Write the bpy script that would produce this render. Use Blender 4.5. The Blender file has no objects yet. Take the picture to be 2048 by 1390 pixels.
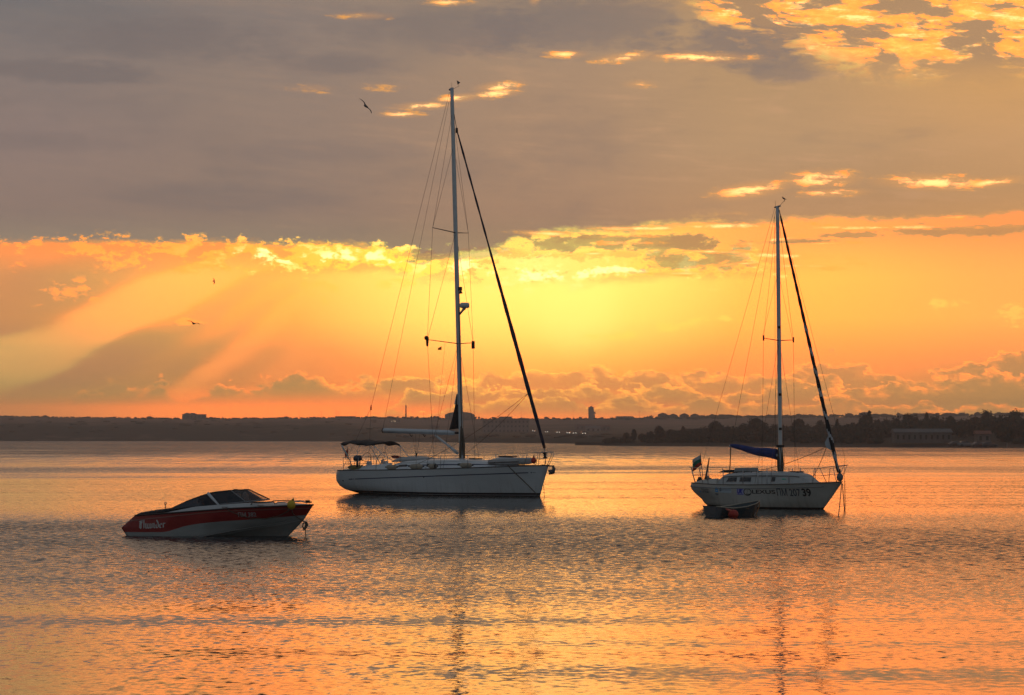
import bpy, bmesh, math, random
from mathutils import Vector, Matrix
import numpy as np
SC = bpy.context.scene
COL = SC.collection
R = math.radians
rnd = random.Random(7)

# ------------------------------------------------------------------ camera
CAM_H = 2.8
F = 4000.0 / 2048.0
cam_d = bpy.data.cameras.new("camera")
cam_d.lens = 36.0 * F
cam_d.sensor_width = 36.0
cam_d.clip_start = 0.1
cam_d.clip_end = 20000
cam = bpy.data.objects.new("camera", cam_d)
COL.objects.link(cam)
cam.location = (0, 0, CAM_H)
cam.rotation_euler = (R(90) + math.atan(178 / 4000.0), 0, 0)
SC.camera = cam

# ------------------------------------------------------------------ exposure
SC.view_settings.view_transform = 'Standard'
SC.view_settings.look = 'None'
SC.view_settings.exposure = 0.0
SC.view_settings.gamma = 1.0
SC.view_settings.use_curve_mapping = False
SC.cycles.use_denoising = True
SC.cycles.use_adaptive_sampling = True
SC.cycles.adaptive_threshold = 0.01
SC.cycles.adaptive_min_samples = 16
SC.cycles.sample_clamp_indirect = 6.0
SC.cycles.max_bounces = 8
SC.cycles.transparent_max_bounces = 8
SC.cycles.volume_bounces = 0

# ------------------------------------------------------------------ sky (World)
def lin(c):
    return tuple(((v / 255.0) / 12.92 if v / 255.0 <= 0.04045 else ((v / 255.0 + 0.055) / 1.055) ** 2.4) for v in c[:3])

class NT:
    """tiny expression layer over a node tree"""
    def __init__(s, tree):
        s.t = tree
    def node(s, typ, **kw):
        n = s.t.nodes.new(typ)
        for k, v in kw.items():
            setattr(n, k, v)
        return n
    def put(s, sock, v):
        if isinstance(v, S):
            s.t.links.new(v.k, sock)
        elif isinstance(v, (tuple, list)):
            d = sock.default_value
            sock.default_value = tuple(v) + ((1.0,) if len(d) == 4 and len(v) == 3 else ())
        else:
            sock.default_value = v
    def m(s, op, *a, clamp=False):
        n = s.node('ShaderNodeMath', operation=op, use_clamp=clamp)
        for i, v in enumerate(a):
            s.put(n.inputs[i], v)
        return S(s, n.outputs[0])
    def smooth(s, e0, e1, x):
        n = s.node('ShaderNodeMapRange', interpolation_type='SMOOTHSTEP')
        s.put(n.inputs[0], x); s.put(n.inputs[1], e0); s.put(n.inputs[2], e1)
        return S(s, n.outputs[0])
    def lerp(s, e0, e1, x, a=0.0, b=1.0):
        n = s.node('ShaderNodeMapRange')
        for i, v in enumerate((x, e0, e1, a, b)):
            s.put(n.inputs[i], v)
        return S(s, n.outputs[0])
    def vec(s, x, y, z=0.0):
        n = s.node('ShaderNodeCombineXYZ')
        for i, v in enumerate((x, y, z)):
            s.put(n.inputs[i], v)
        return S(s, n.outputs[0])
    def sep(s, v):
        n = s.node('ShaderNodeSeparateXYZ')
        s.put(n.inputs[0], v)
        return [S(s, o) for o in n.outputs]
    def noise(s, x, y, detail=4.0, rough=0.55, dist=0.0, gain=1.9):
        """2-D fractal noise, stretched to fill 0..1"""
        n = s.node('ShaderNodeTexNoise', noise_dimensions='2D')
        s.put(n.inputs['Vector'], s.vec(x, y))
        n.inputs['Scale'].default_value = 1.0
        n.inputs['Detail'].default_value = detail
        n.inputs['Roughness'].default_value = rough
        n.inputs['Distortion'].default_value = dist
        o = S(s, n.outputs[0])
        return s.m('MULTIPLY_ADD', o, gain, 0.5 - 0.5 * gain, clamp=True) if gain != 1 else o
    def voro(s, x, y, smooth=0.3):
        n = s.node('ShaderNodeTexVoronoi', feature='SMOOTH_F1', voronoi_dimensions='2D')
        s.put(n.inputs['Vector'], s.vec(x, y))
        n.inputs['Scale'].default_value = 1.0
        n.inputs['Smoothness'].default_value = smooth
        n.inputs['Detail'].default_value = 0.0
        return S(s, n.outputs['Distance'])
    def ramp(s, fac, stops, rgb=True):
        n = s.node('ShaderNodeValToRGB')
        el = n.color_ramp.elements
        while len(el) < len(stops):
            el.new(0.5)
        for e, (p, c) in zip(el, stops):
            e.position = p
        for e, (p, c) in zip(el, stops):
            e.color = (lin(c) if rgb else (c, c, c)) + (1.0,)
        s.put(n.inputs[0], fac)
        return S(s, n.outputs[0])
    def curve(s, x, pts, x0, x1, y0, y1):
        """1-D function through (x, y) points"""
        st = [((px - x0) / (x1 - x0), (py - y0) / (y1 - y0)) for px, py in pts]
        n = s.node('ShaderNodeFloatCurve')
        c = n.mapping.curves[0]
        while len(c.points) < len(st):
            c.points.new(0.5, 0.5)
        for q, (a, b) in zip(c.points, st):
            q.location = (a, b)
        n.mapping.update()
        s.put(n.inputs['Value'], s.lerp(x0, x1, x))
        return s.lerp(0.0, 1.0, S(s, n.outputs[0]), y0, y1)
    def mix(s, a, b, f):
        n = s.node('ShaderNodeMix', data_type='RGBA', clamp_factor=True)
        s.put(n.inputs[0], f); s.put(n.inputs[6], a); s.put(n.inputs[7], b)
        return S(s, n.outputs[2])
    def blend(s, typ, a, b, f=1.0):
        n = s.node('ShaderNodeMix', data_type='RGBA', blend_type=typ, clamp_factor=True)
        s.put(n.inputs[0], f); s.put(n.inputs[6], a); s.put(n.inputs[7], b)
        return S(s, n.outputs[2])
    def ell(s, v, cx, cy, w, h, rot=0.0):
        """1 at the centre of an ellipse, 0 on its rim"""
        n = s.node('ShaderNodeMapping', vector_type='TEXTURE')
        s.put(n.inputs[0], v)
        n.inputs[1].default_value = (cx, cy, 0)
        n.inputs[2].default_value = (0, 0, rot)
        n.inputs[3].default_value = (w, h, 1)
        l = s.node('ShaderNodeVectorMath', operation='LENGTH')
        s.t.links.new(n.outputs[0], l.inputs[0])
        return s.m('SUBTRACT', 1.0, S(s, l.outputs['Value']), clamp=True)

class S:
    def __init__(s, nt, k):
        s.n, s.k = nt, k
    def __add__(a, b): return a.n.m('ADD', a, b)
    __radd__ = __add__
    def __mul__(a, b): return a.n.m('MULTIPLY', a, b)
    __rmul__ = __mul__
    def __sub__(a, b): return a.n.m('SUBTRACT', a, b)
    def __rsub__(a, b): return a.n.m('SUBTRACT', b, a)
    def __truediv__(a, b): return a.n.m('DIVIDE', a, b)

SUN_EL, SUN_AZ = 5.2, 1.3          # degrees; azimuth clockwise from +Y
def build_world():
    wld = bpy.data.worlds.new("World")
    SC.world = wld
    wld.use_nodes = True
    t = wld.node_tree
    t.nodes.clear()
    N = NT(t)
    tc = N.node('ShaderNodeTexCoord')
    dx, dy, dz = N.sep(S(N, tc.outputs['Generated']))
    az = N.m('ARCTAN2', dx, dy)
    el = N.m('ARCSINE', dz)
    X = az * 4.0
    Y = N.m('MAXIMUM', el * 4.0, 0.0)
    V = N.vec(X, Y)
    def gate(c, X, Y):
        # keeps the evaluation of the tree in order (short live ranges)
        g = N.m('MULTIPLY', c, 1e-9)
        X, Y = X + g, Y + g
        return X, Y, N.vec(X, Y)
    def C(px, py): return ((px - 1024) / 1000.0, (873 - py) / 1000.0)
    def E(px, py, w, h, rot=0.0):
        c = C(px, py)
        return N.ell(V, c[0], c[1], w / 1000.0, h / 1000.0, rot)
    def cols(fac, table):
        out = None
        for i, (cx, st) in enumerate(table):
            r = N.ramp(fac, st)
            if out is None:
                out = r
            else:
                out = N.mix(out, r, N.smooth(table[i - 1][0], cx, X))
        return out
    # cloud noises, stretched along the horizon
    nbig = N.noise(X * 1.6 + 3.1, Y * 4.5, 4, 0.55)
    nmid = N.noise(X * 5.0 + 17.7, Y * 16.0, 5, 0.6)
    nfine = N.noise(X * 22.0 + 41.7, Y * 60.0, 4, 0.66, 0.3)
    nstr = N.noise(X * 7.0 + 5.2, Y * 80.0 + X * 6.0, 4, 0.62, 0.2)
    puff = N.noise(X * 18.0 + 9.1, Y * 34.0, 6, 0.68, 0.08, 2.2)
    #PART lower clear air
    fl = N.lerp(0.0, 0.5, Y)
    def sy(py): return (873 - py) / 1000.0 / 0.5
    low = cols(fl, [
        (-1.02, [(0, (224, 142, 90)), (sy(815), (232, 148, 90)), (sy(770), (196, 134, 94)), (sy(700), (196, 137, 96)), (sy(640), (226, 148, 88)), (sy(560), (222, 144, 92)), (sy(500), (236, 140, 80))]),
        (-0.55, [(0, (252, 166, 84)), (sy(815), (255, 172, 84)), (sy(770), (230, 150, 82)), (sy(700), (232, 158, 86)), (sy(640), (250, 180, 88)), (sy(560), (255, 192, 92)), (sy(500), (255, 172, 78))]),
        (0.08, [(0, (252, 166, 86)), (sy(815), (255, 172, 86)), (sy(770), (255, 176, 80)), (sy(700), (255, 204, 98)), (sy(640), (255, 234, 118)), (sy(560), (255, 246, 134)), (sy(500), (255, 226, 110))]),
        (0.55, [(0, (232, 150, 84)), (sy(815), (236, 154, 86)), (sy(770), (240, 162, 84)), (sy(700), (250, 178, 90)), (sy(640), (255, 196, 94)), (sy(560), (255, 200, 98)), (sy(480), (246, 178, 96))]),
        (1.02, [(0, (214, 148, 98)), (sy(815), (216, 150, 98)), (sy(770), (222, 150, 88)), (sy(700), (240, 168, 92)), (sy(640), (247, 184, 98)), (sy(560), (246, 178, 98)), (sy(470), (232, 158, 90))]),
    ])
    X, Y, V = gate(low, X, Y)
    #PART upper grey deck
    fu = N.lerp(0.3, 2.3, Y)
    def uy(py): return ((873 - py) / 1000.0 - 0.3) / 2.0
    up = cols(fu, [
        (-1.02, [(uy(490), (137, 120, 112)), (uy(300), (146, 128, 121)), (uy(160), (134, 124, 120)), (uy(40), (117, 116, 117)), (uy(-250), (128, 122, 120)), (1.0, (116, 114, 116))]),
        (-0.5, [(uy(490), (144, 124, 111)), (uy(300), (150, 130, 117)), (uy(160), (138, 125, 117)), (uy(40), (128, 121, 118)), (uy(-120), (166, 140, 116)), (uy(-330), (130, 120, 116)), (1.0, (112, 112, 116))]),
        (0.06, [(uy(490), (160, 128, 104)), (uy(300), (168, 138, 112)), (uy(160), (164, 137, 112)), (uy(40), (148, 131, 114)), (uy(-90), (172, 140, 108)), (uy(-300), (122, 114, 112)), (1.0, (102, 104, 110))]),
        (0.5, [(uy(470), (184, 140, 98)), (uy(300), (176, 144, 108)), (uy(160), (176, 144, 106)), (uy(40), (178, 146, 106)), (uy(-80), (226, 166, 96)), (uy(-320), (144, 124, 112)), (1.0, (112, 110, 114))]),
        (1.02, [(uy(450), (196, 146, 94)), (uy(380), (182, 142, 98)), (uy(300), (192, 150, 104)), (uy(160), (206, 158, 98)), (uy(40), (236, 182, 96)), (uy(-100), (252, 190, 96)), (uy(-340), (160, 132, 112)), (1.0, (112, 110, 114))]),
    ])
    up = N.mix(up, lin((92, 86, 84)), (1.0 - nbig * .75 - nstr * .25) * 0.10)
    up = N.mix(up, lin((226, 176, 124)), (nbig * .75 + nstr * .25) * 0.13)
    up = N.mix(up, lin((110, 104, 102)), N.smooth(.45, .1, nmid * .5 + nbig * .5) * .22)
    up = N.mix(up, lin((206, 160, 122)), N.smooth(.55, .95, nmid * .65 + nstr * .35) * N.smooth(-.9, .2, X) * .26)
    # darker patches in the deck, top
    for (px, py, w, h, a) in ((1180, 50, 330, 110, .6), (1500, 90, 260, 80, .75), (880, 60, 330, 75, .5), (150, 165, 280, 34, .6), (330, 95, 360, 70, .55), (1560, 145, 130, 40, .6), (700, 135, 170, 34, .5), (60, 300, 300, 30, .3), (420, 400, 400, 40, .3), (620, 305, 330, 35, .25)):
        e = E(px, py, w, h)
        up = N.mix(up, lin((120, 111, 108)), N.smooth(0.25, 0.8, e * .9 + (nmid * .5 + nfine * .3 - .25)) * N.smooth(0, .25, e) * a)
    X, Y, V = gate(up, X, Y)
    #PART edge of the deck
    edge = N.curve(X, [(-1.1, .372), (-.72, .376), (-.42, .375), (-.22, .362), (-.15, .350), (-.10, .352), (-.03, .368), (0.01, .395), (.1, .407), (.25, .412), (.45, .423), (.8, .423), (1.1, .424)], -1.1, 1.1, .3, .5)
    d = Y - edge + (nmid - 0.5) * 0.024 + (puff - 0.5) * 0.016
    k = N.smooth(-0.004, 0.016, d)
    sky = N.mix(low, up, k)
    X, Y, V = gate(sky, X, Y)
    #PART sun glow and beams
    glow = E(1040, 590, 460, 200)
    sky = N.mix(sky, (1.0, 1.0, .27), N.m('POWER', glow, 1.1) * 0.8 * (1.0 - k))
    sky = N.mix(sky, (1.0, 1.04, .30), N.smooth(0.0, .8, E(1150, 610, 130, 130)) * .55 * (1.0 - k))
    ang = N.m('ARCTAN2', 0.523 - Y, -0.07 - X) * 57.296 + (nbig - .5) * 3.5
    rays = N.curve(ang, [(0, .5), (8, .55), (12, .5), (16, .12), (19, .5), (22.5, 1.0), (25, .75), (28, .12), (31, .34), (33.5, .22), (37, .7), (41, .36), (45, .62), (50, .45), (56, .55), (70, .5), (90, .5)], 0, 90, 0, 1)
    leftm = N.smooth(-0.30, -0.66, X) * N.smooth(0.04, 0.14, Y) * (1.0 - k)
    sky = N.mix(sky, lin((184, 130, 96)), leftm * N.smooth(.6, 0.0, rays) * N.lerp(0, 1, nmid, .24, .42))
    sky = N.mix(sky, (1.0, .60, .16), leftm * N.smooth(.35, 1.0, rays) * N.lerp(0, 1, nbig, .35, .6))
    X, Y, V = gate(sky, X, Y)
    #PART golden cloud line under the edge
    b1 = N.curve(X, [(-1.1, .365), (-.7, .366), (-.45, .362), (-.3, .355), (-.1, .338), (.05, .335), (.3, .338), (.5, .345), (.62, .35), (1.1, .36)], -1.1, 1.1, .3, .5)
    hb = N.curve(X, [(-1.1, .34), (-.8, .38), (-.45, .55), (-.3, .6), (0.0, .62), (.3, .58), (.5, .45), (.62, .1), (.75, 0), (1.1, 0)], -1.1, 1.1, 0, 1)
    dd = N.m('ABSOLUTE', Y - b1 + (nmid - .5) * 0.03)
    band = (1.0 - N.smooth(0.0, 0.056, dd)) * hb * 1.6
    gold = N.smooth(0.58, 0.74, puff * 0.62 + nmid * .2 + band * 0.42) * N.smooth(0.0, 0.25, band)
    gcol = N.ramp(N.lerp(-1.1, 1.1, X), [(0, (255, 158, 84)), (.25, (255, 186, 82)), (.4, (255, 236, 96)), (.52, (255, 250, 150)), (.62, (255, 224, 110)), (.75, (255, 196, 96)), (1, (255, 190, 96))])
    sky = N.mix(sky, lin((236, 150, 84)), N.smooth(.2, .8, band) * N.smooth(.62, .4, puff * .7 + nmid * .3) * .45 * (1.0 - k))
    sky = N.mix(sky, gcol, gold)
    sky = N.mix(sky, (1.1, 1.02, .34), gold * N.smooth(.6, .85, puff) * N.smooth(-.75, -.3, X) * N.smooth(.7, .4, X) * .8)
    hot = E(1075, 548, 80, 22)
    hot = N.m('MAXIMUM', hot, E(930, 535, 90, 24))
    hot = N.m('MAXIMUM', hot, E(1200, 545, 130, 16) * 0.8)
    hot = N.m('MAXIMUM', hot, E(720, 520, 110, 26) * 0.8)
    hot = N.m('MAXIMUM', hot, E(540, 516, 100, 22) * 0.7)
    sky = N.mix(sky, (1.35, 1.22, .62), N.smooth(0.42, 0.85, hot * .8 + (puff - .5) * 1.3 + .1) * N.smooth(0.0, 0.3, hot))
    X, Y, V = gate(sky, X, Y)
    # grey puffs hanging in front of the gold
    gp = None
    for q in ((1110, 489, 210, 30), (1310, 492, 320, 24), (1335, 520, 100, 46), (1440, 522, 95, 44), (1220, 478, 260, 12), (1560, 486, 180, 10), (1370, 486, 90, 22), (980, 506, 170, 26), (880, 512, 120, 22), (1880, 470, 300, 20), (1700, 476, 140, 10)):
        e = E(*q)
        gp = e if gp is None else N.m('MAXIMUM', gp, e)
    gk = N.smooth(0.34, 0.62, gp * 0.85 + (puff * .45 + nfine * .3 + nmid * .25 - .5) * 1.7)
    sky = N.mix(sky, N.ramp(N.lerp(-.1, 1.1, X), [(0, (176, 124, 92)), (1, (200, 142, 94))]), gk * N.smooth(0.0, 0.3, gp) * N.lerp(.2, .8, nmid, .45, .85))
    X, Y, V = gate(sky, X, Y)
    #PART bright gaps in the deck
    st = None
    gaps = [(1000, 176, 70, 15, .1, 1), (990, 190, 75, 14, .1, 1), (915, 199, 70, 12, .1, 1), (845, 215, 85, 12, .05, 1), (800, 232, 65, 10, 0, .9),
            (1130, 113, 60, 12, 0, .85), (1250, 120, 90, 14, .1, .9), (1400, 122, 160, 15, -.03, .95), (1280, 173, 50, 12, 0, .6),
            (893, 12, 70, 10, 0, .8), (725, 40, 90, 11, 0, .6), (620, 183, 70, 14, 0, .45), (760, 178, 80, 14, 0, .35), (1070, 4, 20, 16, 1.0, .8),
            (1500, 384, 115, 22, .12, 1), (1640, 365, 105, 26, 0, 1), (1660, 392, 100, 13, 0, .9), (1860, 376, 160, 22, -.05, 1), (1970, 380, 90, 14, .1, .9),
            (1290, 458, 190, 9, 0, .95), (1460, 455, 260, 10, 0, .95), (1750, 462, 330, 9, -.01, .85), (1100, 468, 110, 10, -.05, .85), (1250, 487, 100, 9, 0, .8), (1560, 515, 170, 11, -.05, .9), (1540, 484, 130, 10, .1, .8), (1590, 536, 170, 14, 0, .7), (1470, 430, 60, 5, 0, .4),
            (1180, 508, 150, 7, .03, .8), (1420, 505, 150, 7, -.03, .8), (1380, 548, 200, 9, 0, .7), (1640, 492, 190, 6, .02, .6), (1850, 490, 200, 6, 0, .5), (1240, 474, 120, 5, 0, .7), (1900, 445, 160, 6, .03, .6), (1480, 530, 130, 6, .06, .7)]
    for g in gaps:
        e = E(*g[:5]) * g[5]
        st = e if st is None else N.m('MAXIMUM', st, e)
    gn = nfine * 0.35 + nstr * 0.35 + puff * .3
    gs = N.smooth(0.24, 0.82, st * 0.72 + (gn - .5) * 2.1 + .02) * N.smooth(0.0, 0.15, st)
    halo = N.smooth(0.0, 1.0, st) * 0.4
    sky = N.mix(sky, lin((255, 176, 88)), halo)
    sky = N.mix(sky, N.mix(lin((255, 176, 80)), (1.25, 1.0, .42), N.smooth(.35, .85, st)), gs * N.lerp(0, 1, st, .6, 1.0))
    X, Y, V = gate(sky, X, Y)
    #PART torn golden clouds, top right
    tr = N.smooth(0.02, 0.5, E(1960, 20, 640, 190))
    tr = N.m('MAXIMUM', tr, N.smooth(0.0, 0.5, E(1560, 20, 230, 75)))
    tr = N.m('MAXIMUM', tr, N.smooth(0.0, 0.5, E(2000, -120, 900, 190)) * .8)
    tn = N.noise(X * 7.5 + nbig * .9 + 11.3, Y * 24.0 + X * 3.0 + nbig, 6, 0.62, 0.12)
    tg = N.smooth(0.40, 0.63, tn + (tr - 0.7) * 0.2)
    sky = N.mix(sky, N.mix(lin((255, 180, 90)), lin((255, 224, 116)), N.smooth(.5, .9, tn * .6 + nfine * .4)), tg * tr)
    hotl = N.smooth(0.52, 0.8, nstr * .6 + puff * .4) * tr * tg
    sky = N.mix(sky, (1.25, 1.05, .45), hotl * .8)
    sky = N.mix(sky, lin((166, 134, 102)), N.smooth(0.52, 0.34, tn + (nfine - .5) * .25) * tr * 0.9)
    X, Y, V = gate(sky, X, Y)
    #PART low cumulus bank
    def bank(sky, pts, seed, body, rim, amp, bot, ra=1.0):
        top = N.curve(X, pts, -1.1, 1.1, 0, .2)
        v1 = N.voro(X * 15.0 + (nmid - .5) * .8 + seed, Y * 12.0 + (nfine - .5) * .5, 0.4)
        v2 = N.voro(X * 44.0 + (nfine - .5) * 1.2 + seed, Y * 40.0 + (puff - .5), 0.4)
        dep = top + (0.42 - v1) * amp * 0.044 + (0.42 - v2) * amp * 0.016 + (nfine - .5) * amp * .022 + (nmid - .5) * amp * .022 - Y
        inside = N.smooth(0.0, 0.004, dep)
        fade = N.smooth(bot[0], bot[1], Y)
        li = N.smooth(0.15, 0.85, nmid * .5 + puff * .5)
        rimv = N.smooth(0.0, 0.004, dep) * (1.0 - N.smooth(0.004, 0.010, dep)) * (li * .7 + .3)
        soft = N.smooth(0.0, 0.003, dep) * (1.0 - N.smooth(0.003, 0.028, dep)) * N.smooth(.25, .75, puff)
        s2 = N.mix(sky, body, inside * fade * 0.8)
        s2 = N.mix(s2, rim, soft * fade * 0.75 * ra)
        return N.mix(s2, rim, rimv * fade * 0.9 * ra)
    body = N.ramp(N.lerp(-1.1, 1.1, X), [(0, (200, 134, 92)), (.3, (214, 148, 90)), (.5, (228, 160, 92)), (.62, (222, 154, 92)), (.8, (222, 150, 90)), (1, (216, 146, 90))])
    rim = N.ramp(N.lerp(-1.1, 1.1, X), [(0, (226, 148, 88)), (.3, (250, 174, 88)), (.44, (255, 232, 112)), (.56, (255, 226, 110)), (.66, (255, 206, 100)), (.8, (255, 194, 96)), (1, (255, 184, 96))])
    sky = bank(sky, [(-1.1, .0), (-.9, .04), (-.83, .09), (-.72, .11), (-.64, .075), (-.58, .10), (-.45, .118), (-.35, .115), (-.25, .112), (-.1, .12), (0, .135), (.1, .14), (.3, .128), (.45, .125), (.58, .135), (.64, .15), (.68, .14), (.8, .12), (.92, .145), (1.1, .165)], 1.0, body, rim, 1.0, (.05, .105), 1.0)
    X, Y, V = gate(sky, X, Y)
    sky = bank(sky, [(-1.1, 0), (-.4, .03), (-.2, .085), (0, .105), (.2, .105), (.4, .095), (.6, .11), (.8, .1), (.9, .12), (1.1, .125)], 21.0, body, rim, .9, (.035, .085), .9)
    X, Y, V = gate(sky, X, Y)
    sky = bank(sky, [(-1.1, 0), (-.5, 0), (-.2, .05), (.0, .08), (.2, .075), (.45, .07), (.6, .075), (.8, .06), (1.1, .09)], 41.0, body, rim, .8, (.02, .06), .7)
    X, Y, V = gate(sky, X, Y)
    # small bright puffs in the clear air
    pf = E(1850, 612, 45, 18)
    for q in ((1925, 612, 45, 14), (2020, 640, 60, 34), (1270, 664, 150, 16, .12), (1420, 640, 90, 14, .1)):
        pf = N.m('MAXIMUM', pf, E(*q) * .95)
    for q in ((150, 592, 110, 38, .1), (250, 530, 160, 30), (40, 510, 70, 16), (390, 646, 110, 12), (30, 600, 60, 8), (620, 585, 130, 40), (830, 565, 110, 26)):
        pf = N.m('MAXIMUM', pf, E(*q) * .8)
    sky = N.mix(sky, N.ramp(N.lerp(-1.1, 1.1, X), [(0, (255, 164, 88)), (.3, (255, 196, 88)), (.45, (255, 240, 110)), (.6, (255, 232, 112)), (1, (255, 204, 108))]), N.smooth(.45, .80, pf * .5 + (puff - .5) * 1.2 + .25) * N.smooth(0, .4, pf) * .7)
    # the clear strip shines a little brighter than the deck
    sky = N.blend('MULTIPLY', sky, (1.16, 1.24, 1.10), N.smooth(.46, .34, Y))
    sky = N.blend('MULTIPLY', sky, (1.06, 1.26, 1.0), N.smooth(.15, .05, Y))
    sky = N.blend('MULTIPLY', sky, N.mix((.98, .97, .99), (1.20, 1.14, 1.12), N.smooth(-.7, .6, X)), N.smooth(.38, .45, Y) * N.smooth(1.0, .8, Y))
    # its red runs past the film's white
    rr = N.node('ShaderNodeSeparateColor'); t.links.new(sky.k, rr.inputs[0])
    sky = N.blend('MULTIPLY', sky, (2.4, 1.0, .8), N.smooth(.80, 1.2, S(N, rr.outputs[0])) * N.smooth(-1.7, -.4, X))
    #PART behind, beside and overhead: hazy dusk sky
    sk = N.node('ShaderNodeTexSky', sky_type='NISHITA')
    sk.sun_disc = False
    sk.sun_elevation = R(SUN_EL)
    sk.sun_rotation = R(SUN_AZ)
    sk.air_density = 1.2
    sk.dust_density = 3.0
    bg1 = N.node('ShaderNodeBackground')
    bg1.inputs[1].default_value = 0.15
    t.links.new(sk.outputs[0], bg1.inputs[0])
    bg2 = N.node('ShaderNodeBackground')
    N.put(bg2.inputs[0], sky)
    bg2.inputs[1].default_value = 1.0
    front = N.smooth(R(75), R(28), N.m('ABSOLUTE', az)) * N.smooth(R(48), R(24), el)
    # cloud veil behind the camera and overhead, catching the dusk light
    cl = N.noise(az * 3.0 + 2.0, el * 7.0, 4, .55)
    veil = N.node('ShaderNodeBackground')
    N.put(veil.inputs[0], N.mix((.125, .14, .172), (.215, .23, .255), cl))
    veil.inputs[1].default_value = 1.0
    ad = N.node('ShaderNodeMixShader')
    ad.inputs[0].default_value = 0.7
    t.links.new(bg1.outputs[0], ad.inputs[1])
    t.links.new(veil.outputs[0], ad.inputs[2])
    ms = N.node('ShaderNodeMixShader')
    N.put(ms.inputs[0], front)
    t.links.new(ad.outputs[0], ms.inputs[1])
    t.links.new(bg2.outputs[0], ms.inputs[2])
    out = N.node('ShaderNodeOutputWorld')
    t.links.new(ms.outputs[0], out.inputs[0])
    wld.cycles.sampling_method = 'MANUAL'
    wld.cycles.sample_map_resolution = 1024
build_world()

# ------------------------------------------------------------------ sun, veiled by the cloud deck
sl = bpy.data.lights.new("sun", 'SUN')
sl.energy = 0.06
sl.angle = R(40)
sl.color = (1.0, 0.62, 0.30)
sun = bpy.data.objects.new("sun", sl)
COL.objects.link(sun)
sun.location = (0, 0, 60)
_d = Vector((math.sin(R(SUN_AZ)) * math.cos(R(SUN_EL)), math.cos(R(SUN_AZ)) * math.cos(R(SUN_EL)), math.sin(R(SUN_EL))))
sun.rotation_euler = _d.to_track_quat('Z', 'Y').to_euler()

# ------------------------------------------------------------------ helpers
def material(name, col, rough=0.5, metal=0.0, var=0.0, vscale=3.0, spec=0.5, bump=0.0, coat=0.0, fn=None, emit=None):
    """procedural material: base colour (0-1 linear) with soft noise variation"""
    m = bpy.data.materials.new(name)
    m.use_nodes = True
    t = m.node_tree
    b = t.nodes['Principled BSDF']
    N = NT(t)
    b.inputs['Roughness'].default_value = rough
    b.inputs['Metallic'].default_value = metal
    b.inputs['Specular IOR Level'].default_value = spec
    b.inputs['Coat Weight'].default_value = coat
    if fn:
        N.put(b.inputs['Base Color'], fn(N))
    elif var > 0:
        tc = N.node('ShaderNodeTexCoord')
        n = N.node('ShaderNodeTexNoise')
        n.inputs['Scale'].default_value = vscale
        n.inputs['Detail'].default_value = 5
        n.inputs['Roughness'].default_value = 0.6
        t.links.new(tc.outputs['Object'], n.inputs['Vector'])
        f = N.lerp(0.3, 0.7, S(N, n.outputs[0]))
        c1 = tuple(max(0, v * (1 - var)) for v in col); c2 = tuple(min(1, v * (1 + var)) for v in col)
        N.put(b.inputs['Base Color'], N.mix(c1, c2, f))
        if bump > 0:
            bp = N.node('ShaderNodeBump')
            bp.inputs['Distance'].default_value = bump
            N.put(bp.inputs['Height'], f)
            t.links.new(bp.outputs[0], b.inputs['Normal'])
    else:
        b.inputs['Base Color'].default_value = tuple(col) + (1,)
    if emit:
        b.inputs['Emission Color'].default_value = tuple(emit[:3]) + (1,)
        b.inputs['Emission Strength'].default_value = emit[3]
    return m

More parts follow.
